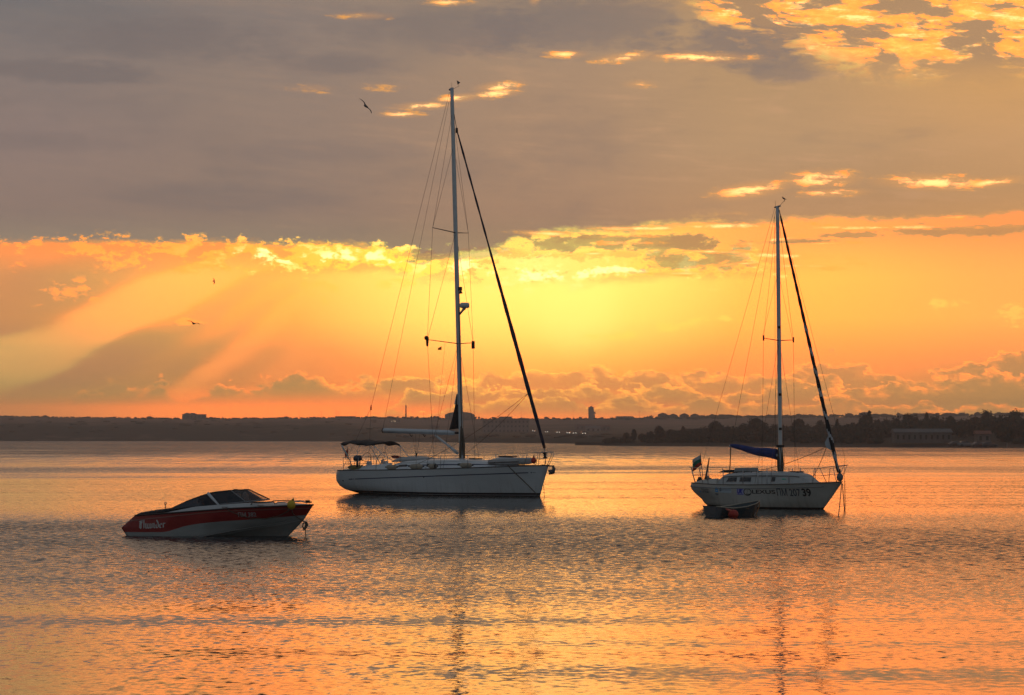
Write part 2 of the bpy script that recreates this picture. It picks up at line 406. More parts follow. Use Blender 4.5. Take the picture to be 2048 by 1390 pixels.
class MB:
    """collects shapes and links them as ONE mesh object"""
    def __init__(s):
        s.v, s.f, s.sm, s.mi, s.uv = [], [], [], [], None
    def add(s, vs, fs, smooth=False, mi=0):
        o = len(s.v)
        s.v += [tuple(v) for v in vs]
        for f in fs:
            s.f.append(tuple(i + o for i in f)); s.sm.append(smooth); s.mi.append(mi)
        return s
    def box(s, c, d, rot=None, taper=1.0, mi=0):
        """box of size d at centre c; taper scales its top"""
        vs = []
        for z in (-.5, .5):
            k = taper if z > 0 else 1.0
            for x, y in ((-.5, -.5), (.5, -.5), (.5, .5), (-.5, .5)):
                p = Vector((x * d[0] * k, y * d[1] * k, z * d[2]))
                if rot is not None:
                    p = rot @ p
                vs.append(p + Vector(c))
        return s.add(vs, [(3, 2, 1, 0), (4, 5, 6, 7), (0, 1, 5, 4), (1, 2, 6, 5), (2, 3, 7, 6), (3, 0, 4, 7)], mi=mi)
    def tube(s, pts, r, n=8, cap=True, flat=(1, 1), mi=0, up=None):
        """round bar along a path; r a number or one per point"""
        pts = [Vector(p) for p in pts]
        rs = r if isinstance(r, (list, tuple)) else [r] * len(pts)
        vs, fs = [], []
        prev = None
        for i, p in enumerate(pts):
            t = (pts[min(i + 1, len(pts) - 1)] - pts[max(i - 1, 0)]).normalized()
            if prev is None:
                a = Vector(up) if up else (Vector((0, 0, 1)) if abs(t.z) < 0.9 else Vector((0, 1, 0)))
                u = (a - t * a.dot(t)).normalized()
            else:
                u = (prev - t * prev.dot(t)).normalized()
            prev = u
            w = t.cross(u)
            for k in range(n):
                an = 2 * math.pi * k / n
                vs.append(p + u * (math.cos(an) * rs[i] * flat[0]) + w * (math.sin(an) * rs[i] * flat[1]))
        for i in range(len(pts) - 1):
            for k in range(n):
                k2 = (k + 1) % n
                fs.append((i * n + k, i * n + k2, (i + 1) * n + k2, (i + 1) * n + k))
        s.add(vs, fs, True, mi)
        if cap:
            o = len(s.v) - len(vs)
            s.f.append(tuple(o + k for k in range(n))[::-1]); s.sm.append(False); s.mi.append(mi)
            o2 = o + (len(pts) - 1) * n
            s.f.append(tuple(o2 + k for k in range(n))); s.sm.append(False); s.mi.append(mi)
        return s
    def ball(s, c, r, nu=14, nv=9, mi=0, rot=None):
        r = r if isinstance(r, (tuple, list)) else (r, r, r)
        vs, fs = [], []
        for j in range(nv + 1):
            th = math.pi * j / nv
            for i in range(nu):
                ph = 2 * math.pi * i / nu
                p = Vector((r[0] * math.sin(th) * math.cos(ph), r[1] * math.sin(th) * math.sin(ph), r[2] * math.cos(th)))
                if rot is not None:
                    p = rot @ p
                vs.append(p + Vector(c))
        for j in range(nv):
            for i in range(nu):
                i2 = (i + 1) % nu
                fs.append((j * nu + i, (j + 1) * nu + i, (j + 1) * nu + i2, j * nu + i2))
        return s.add(vs, fs, True, mi)
    def grid(s, P, smooth=True, mi=0, closed=False):
        """P[i][j] points"""
        a, b = len(P), len(P[0])
        fs = []
        for i in range(a - 1):
            for j in range(b - 1 + (1 if closed else 0)):
                j2 = (j + 1) % b
                fs.append((i * b + j, (i + 1) * b + j, (i + 1) * b + j2, i * b + j2))
        return s.add([p for r in P for p in r], fs, smooth, mi)
    def loft(s, rings, cap=True, smooth=True, mi=0):
        s.grid(rings, smooth, mi, closed=True)
        if cap:
            n = len(rings[0]); o = len(s.v) - n * len(rings)
            s.f.append(tuple(o + k for k in range(n))); s.sm.append(False); s.mi.append(mi)
            o2 = len(s.v) - n
            s.f.append(tuple(o2 + k for k in range(n))[::-1]); s.sm.append(False); s.mi.append(mi)
        return s
    def poly(s, pts, th, axis=(0, 1, 0), mi=0):
        """flat outline given a real thickness along axis"""
        a = Vector(axis) * th * .5
        n = len(pts)
        vs = [Vector(p) - a for p in pts] + [Vector(p) + a for p in pts]
        fs = [tuple(range(n)), tuple(range(n, 2 * n))[::-1]] + [(i, i + n, (i + 1) % n + n, (i + 1) % n) for i in range(n)]
        return s.add(vs, fs, False, mi)
    def build(s, name, mat, parent=None, fix=True, **tags):
        me = bpy.data.meshes.new(name)
        me.from_pydata(s.v, [], s.f)
        mats = mat if isinstance(mat, (list, tuple)) else [mat]
        for m in mats:
            me.materials.append(m)
        me.polygons.foreach_set('use_smooth', s.sm)
        me.polygons.foreach_set('material_index', s.mi)
        if fix:
            bm = bmesh.new(); bm.from_mesh(me)
            bmesh.ops.recalc_face_normals(bm, faces=bm.faces)
            bm.to_mesh(me); bm.free()
        me.update()
        o = bpy.data.objects.new(name, me)
        COL.objects.link(o)
        if parent is not None:
            o.parent = parent
        for k, v in tags.items():
            o[k] = v
        return o

def empty(name, loc, rz=0.0, **tags):
    o = bpy.data.objects.new(name, None)
    COL.objects.link(o)
    o.empty_display_size = 0.3
    o.location = loc
    o.rotation_euler = (0, 0, rz)
    for k, v in tags.items():
        o[k] = v
    return o

def cp(x, pts):
    """piecewise smooth 1-D interpolation (python side)"""
    if x <= pts[0][0]: return pts[0][1]
    for (a, ya), (b, yb) in zip(pts, pts[1:]):
        if x <= b:
            t = (x - a) / (b - a)
            return ya + (yb - ya) * (t * t * (3 - 2 * t))
    return pts[-1][1]
def lp(x, pts):
    if x <= pts[0][0]: return pts[0][1]
    for (a, ya), (b, yb) in zip(pts, pts[1:]):
        if x <= b:
            return ya + (yb - ya) * (x - a) / (b - a)
    return pts[-1][1]

def sag(a, b, s, n=9):
    a, b = Vector(a), Vector(b)
    return [a.lerp(b, i / (n - 1)) - Vector((0, 0, s * 4 * (i / (n - 1)) * (1 - i / (n - 1)))) for i in range(n)]

def text_mesh(txt, size, xs=1.0, shear=0.0, bold=0.0):
    """outline letters -> list of 2-D triangles/polys (x, z) from the built-in font"""
    c = bpy.data.curves.new('lettering', 'FONT')
    c.body = txt; c.size = size; c.shear = shear; c.offset = bold; c.resolution_u = 4
    o = bpy.data.objects.new('lettering', c)
    COL.objects.link(o)
    dg = bpy.context.evaluated_depsgraph_get()
    me = o.evaluated_get(dg).to_mesh()
    vs = [(v.co.x * xs, v.co.y) for v in me.vertices]
    fs = [tuple(p.vertices) for p in me.polygons]
    o.evaluated_get(dg).to_mesh_clear()
    bpy.data.objects.remove(o); bpy.data.curves.remove(c)
    return vs, fs

def hash2(i, j, k=0):
    return (math.sin(i * 127.1 + j * 311.7 + k * 74.7) * 43758.5453) % 1.0
def vnoise(x, y, k=0):
    xi, yi = math.floor(x), math.floor(y)
    fx, fy = x - xi, y - yi
    fx, fy = fx * fx * (3 - 2 * fx), fy * fy * (3 - 2 * fy)
    a = hash2(xi, yi, k) * (1 - fx) + hash2(xi + 1, yi, k) * fx
    b = hash2(xi, yi + 1, k) * (1 - fx) + hash2(xi + 1, yi + 1, k) * fx
    return a * (1 - fy) + b * fy
def fbm(x, y, k=0, o=4):
    s, a = 0, .5
    for i in range(o):
        s += a * vnoise(x, y, k + i); x *= 2.03; y *= 2.03; a *= .5
    return s

def at(px, D):
    """ground point at distance D (along +Y) seen in the direction of photo column px"""
    return Vector(((px - 1024) / 4000.0 * D, D, 0))
def zof(py, D):
    return CAM_H + (873 - py) / 4000.0 * D

# ------------------------------------------------------------------ water
def water_material():
    m = bpy.data.materials.new('sea_water')
    m.use_nodes = True
    t = m.node_tree
    b = t.nodes['Principled BSDF']
    N = NT(t)
    g = N.node('ShaderNodeNewGeometry')
    x, y, z = N.sep(S(N, g.outputs['Position']))
    # wind patches: how ruffled the surface is, by place
    w1 = N.noise(x * 0.012 + 3.0, y * 0.016, 3, .5)
    w2 = N.noise(x * 0.035 + 9.0, y * 0.09, 3, .55)
    q = N.m("DIVIDE", 11200.0, N.m('MAXIMUM', y * (1.0 + (w1 - .5) * .16 + (w2 - .5) * .12), 5.0))
    ruf = N.curve(q, WATER_RUFFLE, 0, 560, 0, .2)
    ruf = ruf * N.lerp(0, 1, w2 * .65 + w1 * .35, .45, 1.5)
    ruf = ruf + N.smooth(-2.0, -14.0, x + (w1 - .5) * 8) * N.smooth(30, 40, y) * N.smooth(75, 62, y) * .015
    # slopes of the small waves, crests lying across the wind
    def slopes(sx, sy, det, rough):
        n = N.node('ShaderNodeTexNoise', noise_dimensions='2D')
        N.put(n.inputs['Vector'], N.vec(x * sx, y * sy))
        n.inputs['Scale'].default_value = 1.0
        n.inputs['Detail'].default_value = det
        n.inputs['Roughness'].default_value = rough
        return N.sep(S(N, n.outputs[1]))
    a1 = slopes(5.5, 7.5, 2.0, .6)
    a2 = slopes(1.9, 3.6, 2.0, .55)
    a3 = slopes(0.03, 0.34, 1.0, .5)
    a4 = slopes(2.6, 5.2, 1.0, .5)
    a5 = slopes(0.55, 0.055, 2.0, .6)
    swell = N.curve(q, [(0, .01), (60, .01), (150, .015), (250, .025), (330, .032), (400, .042), (560, .06)], 0, 560, 0, .2)
    lean = N.curve(q, [(0, 0), (250, 0), (330, .006), (420, .019), (520, .030)], 0, 560, 0, .2)
    # seen at a glancing angle the near faces of the waves hide the far ones
    theta = N.m('DIVIDE', CAM_H, N.m('MAXIMUM', y, 8.0))
    sg = ruf * .80
    hide = N.m('MINIMUM', sg * sg / theta, sg * 1.3)
    fine = N.lerp(170, 380, q, 3.2, 1.0)
    ny = (a1[1] - .5) * ruf * 5.0 + (a2[1] - .5) * (ruf * fine + .01) + (a3[1] - .5) * swell * 2.0 + lean - hide
    ny = ny - N.smooth(.55, .74, a4[2]) * ruf * N.curve(q, [(0, 0), (135, 0), (180, 2.2), (270, 2.0), (330, .9), (400, .4), (560, .3)], 0, 560, 0, 4)
    ny = ny + (a5[1] - .5) * N.curve(q, [(0, .22), (36, .20), (55, .08), (75, .02), (95, 0), (560, 0)], 0, 560, 0, .4)
    ny = N.m('MINIMUM', ny, theta * .85)
    nx = (a1[0] - .5) * ruf * 9.0 + (a2[0] - .5) * ruf * 2.0
    nrm = N.node('ShaderNodeVectorMath', operation='NORMALIZE')
    N.put(nrm.inputs[0], N.vec(nx, ny, 1.0))
    t.links.new(nrm.outputs[0], b.inputs['Normal'])
    b.inputs['Base Color'].default_value = (0.020, 0.022, 0.024, 1)
    b.inputs['IOR'].default_value = 1.333
    b.inputs['Specular IOR Level'].default_value = .38
    b.inputs['Roughness'].default_value = 0.05
    return m
WATER_RUFFLE = [(0, .20), (20, .20), (34, .14), (44, .05), (56, .035), (64, .10), (72, .085), (82, .03), (90, .018), (110, .014), (130, .016), (148, .026), (166, .055), (188, .084), (240, .080), (290, .060), (330, .038), (370, .025), (430, .018), (560, .015)]
wb = MB()
xs = [-9000, -3000, -1000, -300, -100, -30, 0, 30, 100, 300, 1000, 3000, 9000]
ys = [-3000, -600, -100, 0, 10, 30, 60, 100, 200, 400, 800, 1500, 3000, 9000]
wb.grid([[(x_, y_, 0.0) for x_ in xs] for y_ in ys], False)
wb.build('water', water_material(), fix=False, kind='structure')

# ------------------------------------------------------------------ land across the bay
def land_mat():
    def fn(N):
        g = N.node('ShaderNodeNewGeometry')
        x, y, z = N.sep(S(N, g.outputs['Position']))
        n1 = N.noise(x * .012, y * .02, 5, .6)
        n2 = N.noise(x * .06 + 5, y * .03 + z * .8, 4, .6)
        grass = N.mix((.10, .066, .046), (.20, .125, .09), n1)
        scrub = N.mix((.026, .026, .016), (.06, .05, .03), n2)
        c = N.mix(scrub, grass, N.smooth(8.0, 14.0, z + (n1 - .5) * 6 + (n2 - .5) * 5))
        soil = N.smooth(.62, .8, n2 * .5 + n1 * .5)
        return N.mix(c, (.24, .14, .10), soil * .6)
    return material('hillside', (.1, .1, .1), 0.95, spec=.1, fn=fn)
M_LAND = land_mat()
SHORE = [(-400, 1330), (0, 1244), (600, 1200), (800, 1050), (950, 900), (1180, 790), (1500, 740), (2500, 700)]
RIDGE = [(-400, 831), (0, 834), (370, 838), (600, 837), (800, 834), (1000, 836), (1200, 837), (1310, 835), (1600, 833), (1800, 831), (2048, 829), (2500, 828)]
RIDGE_D = [(-400, 1900), (0, 1850), (700, 1750), (1200, 1700), (2500, 1650)]
def land_z(px, D):
    s = lp(px, SHORE); off = D - s
    rd = lp(px, RIDGE_D); zr = zof(lp(px, RIDGE), rd)
    ro = rd - s
    steep = 1 - cp(px, [(600, 0), (880, 1)])
    a = lp(off, [(-40, -3), (0, -.1), (10, 3), (40, 9), (75, 11.5), (ro * .75, zr - 2.2), (ro, zr), (ro + 300, zr - 4), (ro + 900, zr - 12)])
    b = lp(off, [(-40, -3), (0, -.1), (12, 2.0), (60, 3.2), (ro * .45, 5.0), (ro * .7, 10.5), (ro * .93, zr - 2.2), (ro, zr), (ro + 300, zr - 4), (ro + 900, zr - 12)])
    return a * steep + b * (1 - steep)
lb = MB()
rows = []
offs = [-40, 0, 5, 12, 25, 42, 60, 80, 120, 180, 260, 340, 420, 500, 560, 620, 680, 740, 800, 860, 920, 1000, 1100, 1250, 1500, 1800]
for o_ in offs:
    r_ = []
    for i in range(0, 201):
        px = -700 + i * 18.0
        D = lp(px, SHORE) + o_
        p = at(px, D)
        z = land_z(px, D)
        if o_ >= 5:
            z += (fbm(p.x * .02, p.y * .02, 3) - .47) * min(2.2, .5 + o_ * .01)
        r_.append((p.x, p.y, z))
    rows.append(r_)
lb.grid(rows, True)
lb.build('hills', M_LAND, fix=False, kind='structure')

# ------------------------------------------------------------------ wooded headland
HSHORE = [(1120, 640), (1180, 640), (1230, 600), (1500, 545), (1800, 512), (2048, 490), (2700, 450)]
HWID = [(1150, 2), (1200, 25), (1300, 90), (1600, 160), (2700, 220)]
def head_z(px, D):
    s = lp(px, HSHORE); w = lp(px, HWID); o = (D - s) / w
    h = lp(px, [(1150, .3), (1240, 1.2), (1400, 2.6), (1700, 3.6), (2700, 4.0)])
    return lp(o, [(-.3, -2), (0, -.05), (.04, .55), (.10, .85), (.5, h), (.8, h), (1.0, -.3), (1.3, -2)])
def head_mat():
    def fn(N):
        g = N.node('ShaderNodeNewGeometry')
        x, y, z = N.sep(S(N, g.outputs['Position']))
        n2 = N.noise(x * .2 + 5, y * .06 + z, 5, .65)
        c = N.mix((.018, .017, .012), (.05, .042, .028), n2)
        return N.mix(N.mix((.035, .028, .022), (.085, .062, .045), n2), c, N.smooth(.5, 1.1, z + n2 * .4))
    return material('headland_ground', (.1, .1, .1), 0.95, spec=.1, fn=fn)
hb_ = MB()
rows = []
for i in range(0, 111):
    px = 1150 + i * 13.0
    r_ = []
    for o_ in (-.3, 0, .04, .07, .1, .2, .35, .5, .65, .8, .9, 1.0, 1.3):
        D = lp(px, HSHORE) + o_ * lp(px, HWID)
        p = at(px, D)
        r_.append((p.x, p.y, head_z(px, D) + (fbm(p.x * .08, p.y * .08, 9) - .47) * .5 * (1 if .03 < o_ < .95 else 0)))
    rows.append(r_)
hb_.grid(rows, True)
hb_.build('headland', head_mat(), fix=False, kind='structure')

# ------------------------------------------------------------------ boats: common pieces
class Hull:
    """lofted hull; u runs stern-bow at each level, h runs bottom-sheer"""
    def __init__(s, stem, stern, sheer, breadth, zb, nu=48, nh=18):
        s.stem, s.stern, s.sheer, s.b, s.zb, s.nu, s.nh = stem, stern, sheer, breadth, zb, nu, nh
    def z(s, u, h): return s.zb + (s.sheer(u) - s.zb) * h
    def pt(s, u, h, side=-1):
        z = s.z(u, h)
        x = lp(z, s.stern) + (lp(z, s.stem) - lp(z, s.stern)) * u
        return Vector((x, side * s.b(u, h), z))
    def y_at(s, x, z):
        u = (x - lp(z, s.stern)) / (lp(z, s.stem) - lp(z, s.stern))
        h = (z - s.zb) / (s.sheer(u) - s.zb)
        return s.b(u, h)
    def deck_z(s, x):
        u = .5
        for _ in range(12):
            z = s.sheer(u)
            u = (x - lp(z, s.stern)) / (lp(z, s.stem) - lp(z, s.stern))
        return s.sheer(min(max(u, 0), 1))
    def deck_y(s, x):
        z = s.deck_z(x)
        return s.y_at(x, z)
    def mesh(s, name, mat, parent):
        us = [i / s.nu for i in range(s.nu + 1)]; hs = [j / s.nh for j in range(s.nh + 1)]
        vs, uv, fs = [], [], []
        W = s.nh + 1
        for side in (-1, 1):
            for u in us:
                for h in hs:
                    vs.append(s.pt(u, h, side)); uv.append((u, h))
        n1 = len(us) * W
        for q in (0, 1):
            for i in range(s.nu):
                for j in range(s.nh):
                    a = q * n1 + i * W + j
                    f = (a, a + W, a + W + 1, a + 1)
                    fs.append(f if q == 0 else f[::-1])
        for j in range(s.nh):                       # transom and bottom close the shell
            fs.append((j, j + 1, n1 + j + 1, n1 + j))
            e = s.nu * W
            fs.append((e + j, n1 + e + j, n1 + e + j + 1, e + j + 1))
        for i in range(s.nu):
            fs.append((i * W, n1 + i * W, n1 + (i + 1) * W, (i + 1) * W))
        me = bpy.data.meshes.new(name)
        me.from_pydata(vs, [], fs)
        L = me.uv_layers.new(name='hull')
        for lo in me.loops:
            L.data[lo.index].uv = uv[lo.vertex_index]
        nf = 2 * s.nu * s.nh
        me.polygons.foreach_set('use_smooth', [k < nf for k in range(len(fs))])
        me.materials.append(mat)
        me.update()
        o = bpy.data.objects.new(name, me)
        COL.objects.link(o); o.parent = parent
        return o
    def deck(s, name, mat, parent, camber=.06, drop=0.0):
        m = MB()
        P = []
        for i in range(s.nu + 1):
            p = s.pt(i / s.nu, 1.0)
            w = abs(p.y) - .004
            P.append([(p.x, w * t, p.z - drop + camber * (1 - t * t) * min(1, w)) for t in (-1, -.8, -.5, -.2, 0, .2, .5, .8, 1)])
        m.grid(P, True)
        return m.build(name, mat, parent)
    def rail(s, name, mat, parent, r, u0=0.0, u1=1.0, dh=1.0, out=0.0, both=True):
        for side in ((-1, 1) if both else (-1,)):
            m = MB()
            pts = []
            for i in range(41):
                p = s.pt(u0 + (u1 - u0) * i / 40, dh, side)
                pts.append((p.x, p.y + side * out, p.z))
            m.tube(pts, r, 6)
            m.build(name, mat, parent)
    def letter(s, name, mat, parent, txt, x0, z0, size, xs=1.0, shear=0.0, bold=0.0, off=.006, shape=None, slope=0.0):
        vs, fs = shape if shape else text_mesh(txt, size, xs, shear, bold)
        m = MB()
        m.add([(x0 + a, -(s.y_at(x0 + a, z0 + b + slope * a) + off), z0 + b + slope * a) for a, b in vs], fs)
        return m.build(name, mat, parent, fix=False)

def brush(strokes, w, ang):
    """broad-nib pen strokes -> flat pieces (x, z)"""
    vs, fs = [], []
    dx, dz = math.cos(ang) * w / 2, math.sin(ang) * w / 2
    for st in strokes:
        for (a, b), (c, d) in zip(st, st[1:]):
            o = len(vs)
            vs += [(a - dx, b - dz), (a + dx, b + dz), (c + dx, d + dz), (c - dx, d - dz)]
            fs.append((o, o + 1, o + 2, o + 3))
    return vs, fs
def ring(cx, cz, rx, rz, w, n=28):
    vs, fs = [], []
    for i in range(n):
        a = 2 * math.pi * i / n
        for k in (1, 0):
            vs.append((cx + math.cos(a) * (rx - k * w), cz + math.sin(a) * (rz - k * w * .8)))
    for i in range(n):
        j = (i + 1) % n
        fs.append((2 * i, 2 * i + 1, 2 * j + 1, 2 * j))
    return vs, fs
def rect2(x0, z0, x1, z1):
    n = 8
    vs = [(x0 + (x1 - x0) * i / n, z) for i in range(n + 1) for z in (z0, z1)]
    return vs, [(2 * i, 2 * i + 2, 2 * i + 3, 2 * i + 1) for i in range(n)]

M_WHITE = material('white_gelcoat', (.62, .64, .66), .35, var=.06, vscale=1.5, coat=.2)
M_CREAM = material('aged_white_gelcoat', (.50, .49, .46), .45, var=.10, vscale=1.2)
M_DECK = material('deck_paint', (.52, .54, .56), .6, var=.08)
M_ALU = material('anodised_aluminium', (.50, .53, .56), .42, metal=.55, var=.06)
M_STEEL = material('stainless_steel', (.34, .34, .35), .3, metal=.85)
M_WIRE = material('rigging_wire', (.10, .095, .09), .5, metal=.4)
M_BLACK = material('black_canvas', (.010, .010, .013), .85, var=.3, vscale=6)
M_NAVY = material('navy_canvas', (.012, .016, .040), .8, var=.25, vscale=5)
M_BLUE = material('blue_canvas', (.012, .035, .17), .8, var=.3, vscale=5, bump=.02)
M_RUBBER = material('black_rubber', (.012, .012, .012), .6)
M_GLASSD = material('dark_window', (.012, .014, .018), .08, spec=.6)
M_STRIPE = material('dark_blue_stripe', (.018, .028, .085), .45)
M_ROPE = material('weathered_rope', (.10, .08, .058), .95, var=.3, vscale=20)
M_ROPEL = material('pale_rope', (.38, .34, .27), .95, var=.2, vscale=20)
M_RED = material('red_plastic', (.50, .028, .014), .5, var=.1)
M_FEND = material('beige_fender_cover', (.36, .31, .25), .9, var=.15, vscale=6)
M_GREYINF = material('grey_rubberised_fabric', (.40, .41, .42), .6, var=.08)
M_WHITECL = material('white_cloth', (.62, .62, .62), .9, var=.08)

def hull_bands(name, base, bands, var=.06, stains=None):
    """gelcoat with bands given by local height z: list of (z_top, colour) from below"""
    def fn(N):
        tc = N.node('ShaderNodeTexCoord')
        x, y, z = N.sep(S(N, tc.outputs['Object']))
        n = N.noise(x * .9, z * 2.5 + y, 4, .6)
        n2 = N.noise(x * 7.0, z * 0.8, 3, .6)
        c = N.mix(tuple(v * (1 - var) for v in base), tuple(min(1, v * (1 + var)) for v in base), n)
        if stains:
            c = N.mix(c, stains[1], N.smooth(stains[2], 0.0, z) * n2 * stains[0])
        c = N.mix(c, tuple(v * .62 for v in base), N.smooth(.55, .95, n2) * N.smooth(1.1, .1, z) * .35)
        prev = c
        for zt, bc in reversed(bands):
            prev = N.mix(prev, bc, N.smooth(zt + .004, zt - .004, z))
        return prev
    return material(name, base, .32, coat=.15, fn=fn)

# ------------------------------------------------------------------ large white sloop
A = empty('sailing_yacht', (-3.05, 97.0, 0), R(-33),
          label='big white sailing yacht with tall mast, black canopy and dark furled headsail, in the centre', category='sailing yacht')
def mst(z):                                           # mast axis of the sloop
    t = (z - 1.75) / 18.05
    return Vector((.73 - .59 * t, 0, z))
bA = lambda u, h: 1.95 * (
    (lambda dk, wl, bt: (wl + (dk - wl) * max(0, (h - .24) / .76) ** .62) if h > .24 else bt + (wl - bt) * (h / .24) ** .6)(
        lp(u, [(0, .74), (.1, .83), (.25, .94), (.42, 1.0), (.56, .99), (.7, .86), (.82, .62), (.92, .33), (.97, .15), (1, .012)]),
        lp(u, [(0, .34), (.12, .58), (.3, .82), (.46, .90), (.6, .83), (.75, .56), (.88, .25), (.96, .08), (1, .008)]),
        lp(u, [(0, .06), (.2, .3), (.45, .55), (.7, .3), (1, .005)])))
HA = Hull([(-.4, 4.95), (0, 5.2), (.7, 5.42), (1.46, 5.68)],
          [(-.4, -3.2), (-.05, -4.7), (.06, -5.15), (.2, -5.6), (.36, -5.85), (.62, -5.95), (.9, -5.86), (1.14, -5.70)],
          lambda u: lp(u, [(0, 1.13), (.3, 1.19), (.6, 1.28), (1, 1.46)]), bA, -.4)
hA = HA.mesh('hull', hull_bands('sloop_hull_paint', (.56, .59, .62), [(.035, (.010, .009, .012)), (.055, (.45, .46, .47)), (.15, (.012, .012, .018))], stains=(.25, (.30, .27, .22), .6)), A)
HA.rail('toe_rail', M_RUBBER, hA, .022)
for seg in ((-5.0, -4.72), (-4.66, -4.60), (-4.54, 4.86)):
    N_ = 60
    top, bot = [], []
    P = []
    for i in range(N_ + 1):
        x = seg[0] + (seg[1] - seg[0]) * i / N_
        z = .70 + (x + 5.0) * .041
        w = .022 if seg[0] < 0 else .02
        P.append([(x, -(HA.y_at(x, z - w) + .005), z - w), (x, -(HA.y_at(x, z + w) + .005), z + w)])
    MB().grid(P, False).build('stripe', M_STRIPE, hA, fix=False)
    P = [[(a[0], -a[1], a[2]) for a in r_] for r_ in P]
    MB().grid(P, False).build('stripe', M_STRIPE, hA, fix=False)
for i, (x, r_) in enumerate(((4.98, .03), (5.06, .02), (5.13, .02))):
    HA.letter('emblem', M_STRIPE, hA, '', x, 1.11, 1, shape=ring(0, 0, r_, r_, r_ * .9, 10))
HA.letter('drain_outlet', M_RUBBER, hA, '', -5.45, .62, 1, shape=ring(0, 0, .045, .04, .04, 10))
HA.letter('drain_outlet', M_RUBBER, hA, '', -.15, .86, 1, shape=ring(0, 0, .03, .03, .027, 10))
deckA = HA.deck('deck', M_DECK, A, .08, .01)

# coachroof
CRA = [(-2.75, .98, .24), (-2.2, 1.10, .36), (-1, 1.16, .41), (.6, 1.10, .40), (2.0, .92, .33), (3.0, .70, .22), (3.7, .48, .10), (4.0, .38, .03)]
def cra(x):
    return lp(x, [(a, b) for a, b, c in CRA]), lp(x, [(a, c) for a, b, c in CRA])
def cra_side(x, t, off=0.0, side=-1):
    hw, h = cra(x)
    zd = HA.deck_z(x) + .02
    return Vector((x, side * (hw - .16 * t + off), zd + h * .88 * t + off * .3))
m = MB()
rings = []
for i in range(33):
    x = -2.75 + 6.75 * i / 32
    hw, h = cra(x); zd = HA.deck_z(x) + .02
    rings.append([(x, -hw, zd - .05), (x, -hw, zd), (x, -(hw - .16), zd + h * .88), (x, -(hw - .26), zd + h), (x, -hw * .35, zd + h * 1.1), (x, hw * .35, zd + h * 1.1), (x, hw - .26, zd + h), (x, hw - .16, zd + h * .88), (x, hw, zd), (x, hw, zd - .05)])
m.loft(rings, smooth=False)
crA = m.build('coachroof', M_WHITE, A)
def side_patch(name, mat, x0, x1, t0, t1, off, parent, n=14, side=cra_side):
    for sd in (-1, 1):
        mm = MB()
        mm.grid([[side(x0 + (x1 - x0) * i / n, t, off, sd) for t in (t0, t1)] for i in range(n + 1)], False)
        mm.build(name, mat, parent, fix=False)
side_patch('stripe', M_STRIPE, -2.6, 3.5, .40, .56, .005, crA, 40)
for a, b in ((-2.3, -1.75), (-1.45, -.95), (-.55, -.05), (1.15, 1.75)):
    side_patch('window', M_GLASSD, a, b, .36, .66, .010, crA)
for sd in (-1, 1):
    m = MB()
    for a in (-1.6, -.6, .4, 1.4):
        m.tube([(a, sd * (cra(a)[0] - .3), HA.deck_z(a) + cra(a)[1] + .0), (a, sd * (cra(a)[0] - .3), HA.deck_z(a) + cra(a)[1] + .09)], .012, 6)
    m.tube([(x, sd * (cra(x)[0] - .3), HA.deck_z(x) + cra(x)[1] + .09) for x in (-1.6, -1.1, -.6, -.1, .4, .9, 1.4)], .014, 6)
    m.build('handrail', M_STEEL, crA)
for x in (1.55, 2.7):
    z = HA.deck_z(x) + .02 + cra(x)[1] * 1.1
    MB().box((x, 0, z + .03), (.5, .5, .06), taper=.9).build('hatch', M_GLASSD, crA)
# folded sprayhood, companionway garage
m = MB()
m.loft([[(x, -w, zb), (x, -w * .85, zb + h * .8), (x, -w * .5, zb + h), (x, w * .5, zb + h), (x, w * .85, zb + h * .8), (x, w, zb)] for x, w, zb, h in ((-2.95, .70, 1.55, .10), (-2.6, .74, 1.56, .22), (-2.0, .72, 1.60, .24), (-1.3, .62, 1.62, .17), (-.7, .52, 1.62, .08))])
m.build('sprayhood', M_GREYINF, A)
# cockpit coamings, seats, helm wheels
for sd in (-1, 1):
    m = MB()
    m.loft([[(x, sd * (w + .12), z), (x, sd * (w + .02), z + h), (x, sd * (w - .14), z + h), (x, sd * (w - .2), z - .02)] for x, w, z, h in ((-5.3, 1.02, 1.13, .10), (-4.6, 1.10, 1.16, .17), (-3.6, 1.14, 1.18, .25), (-2.7, 1.12, 1.2, .30))], smooth=False)
    m.build('coaming', M_WHITE, A)
    m = MB()
    c = Vector((-4.55, sd * .68, 1.56))
    m.tube([c + Vector((.12 * math.sin(a), .44 * math.cos(a), .44 * math.sin(a))) for a in [2 * math.pi * k / 28 for k in range(29)]], .016, 6, cap=False)
    for k in range(5):
        a = 2 * math.pi * k / 5 + .3
        m.tube([c, c + Vector((.12 * math.sin(a), .44 * math.cos(a), .44 * math.sin(a)))], .008, 5)
    wh = m.build('steering_wheel', M_STEEL, A)
    MB().box((-4.32, sd * .68, 1.34), (.2, .26, .5), taper=.8).build('pedestal', M_WHITE, wh)
    for x in (-3.3, -2.2):
        z = HA.deck_z(x) + (.32 if x < -2.7 else .42)
        m = MB()
        m.tube([(x, sd * 1.0, z - .02), (x, sd * 1.0, z + .05), (x, sd * 1.0, z + .10), (x, sd * 1.0, z + .17)], [.075, .055, .05, .065], 12)
        m.tube([(x, sd * 1.0, z + .17), (x + .2, sd * 1.0, z + .19)], .012, 6)
        m.build('winch', M_STEEL, A)
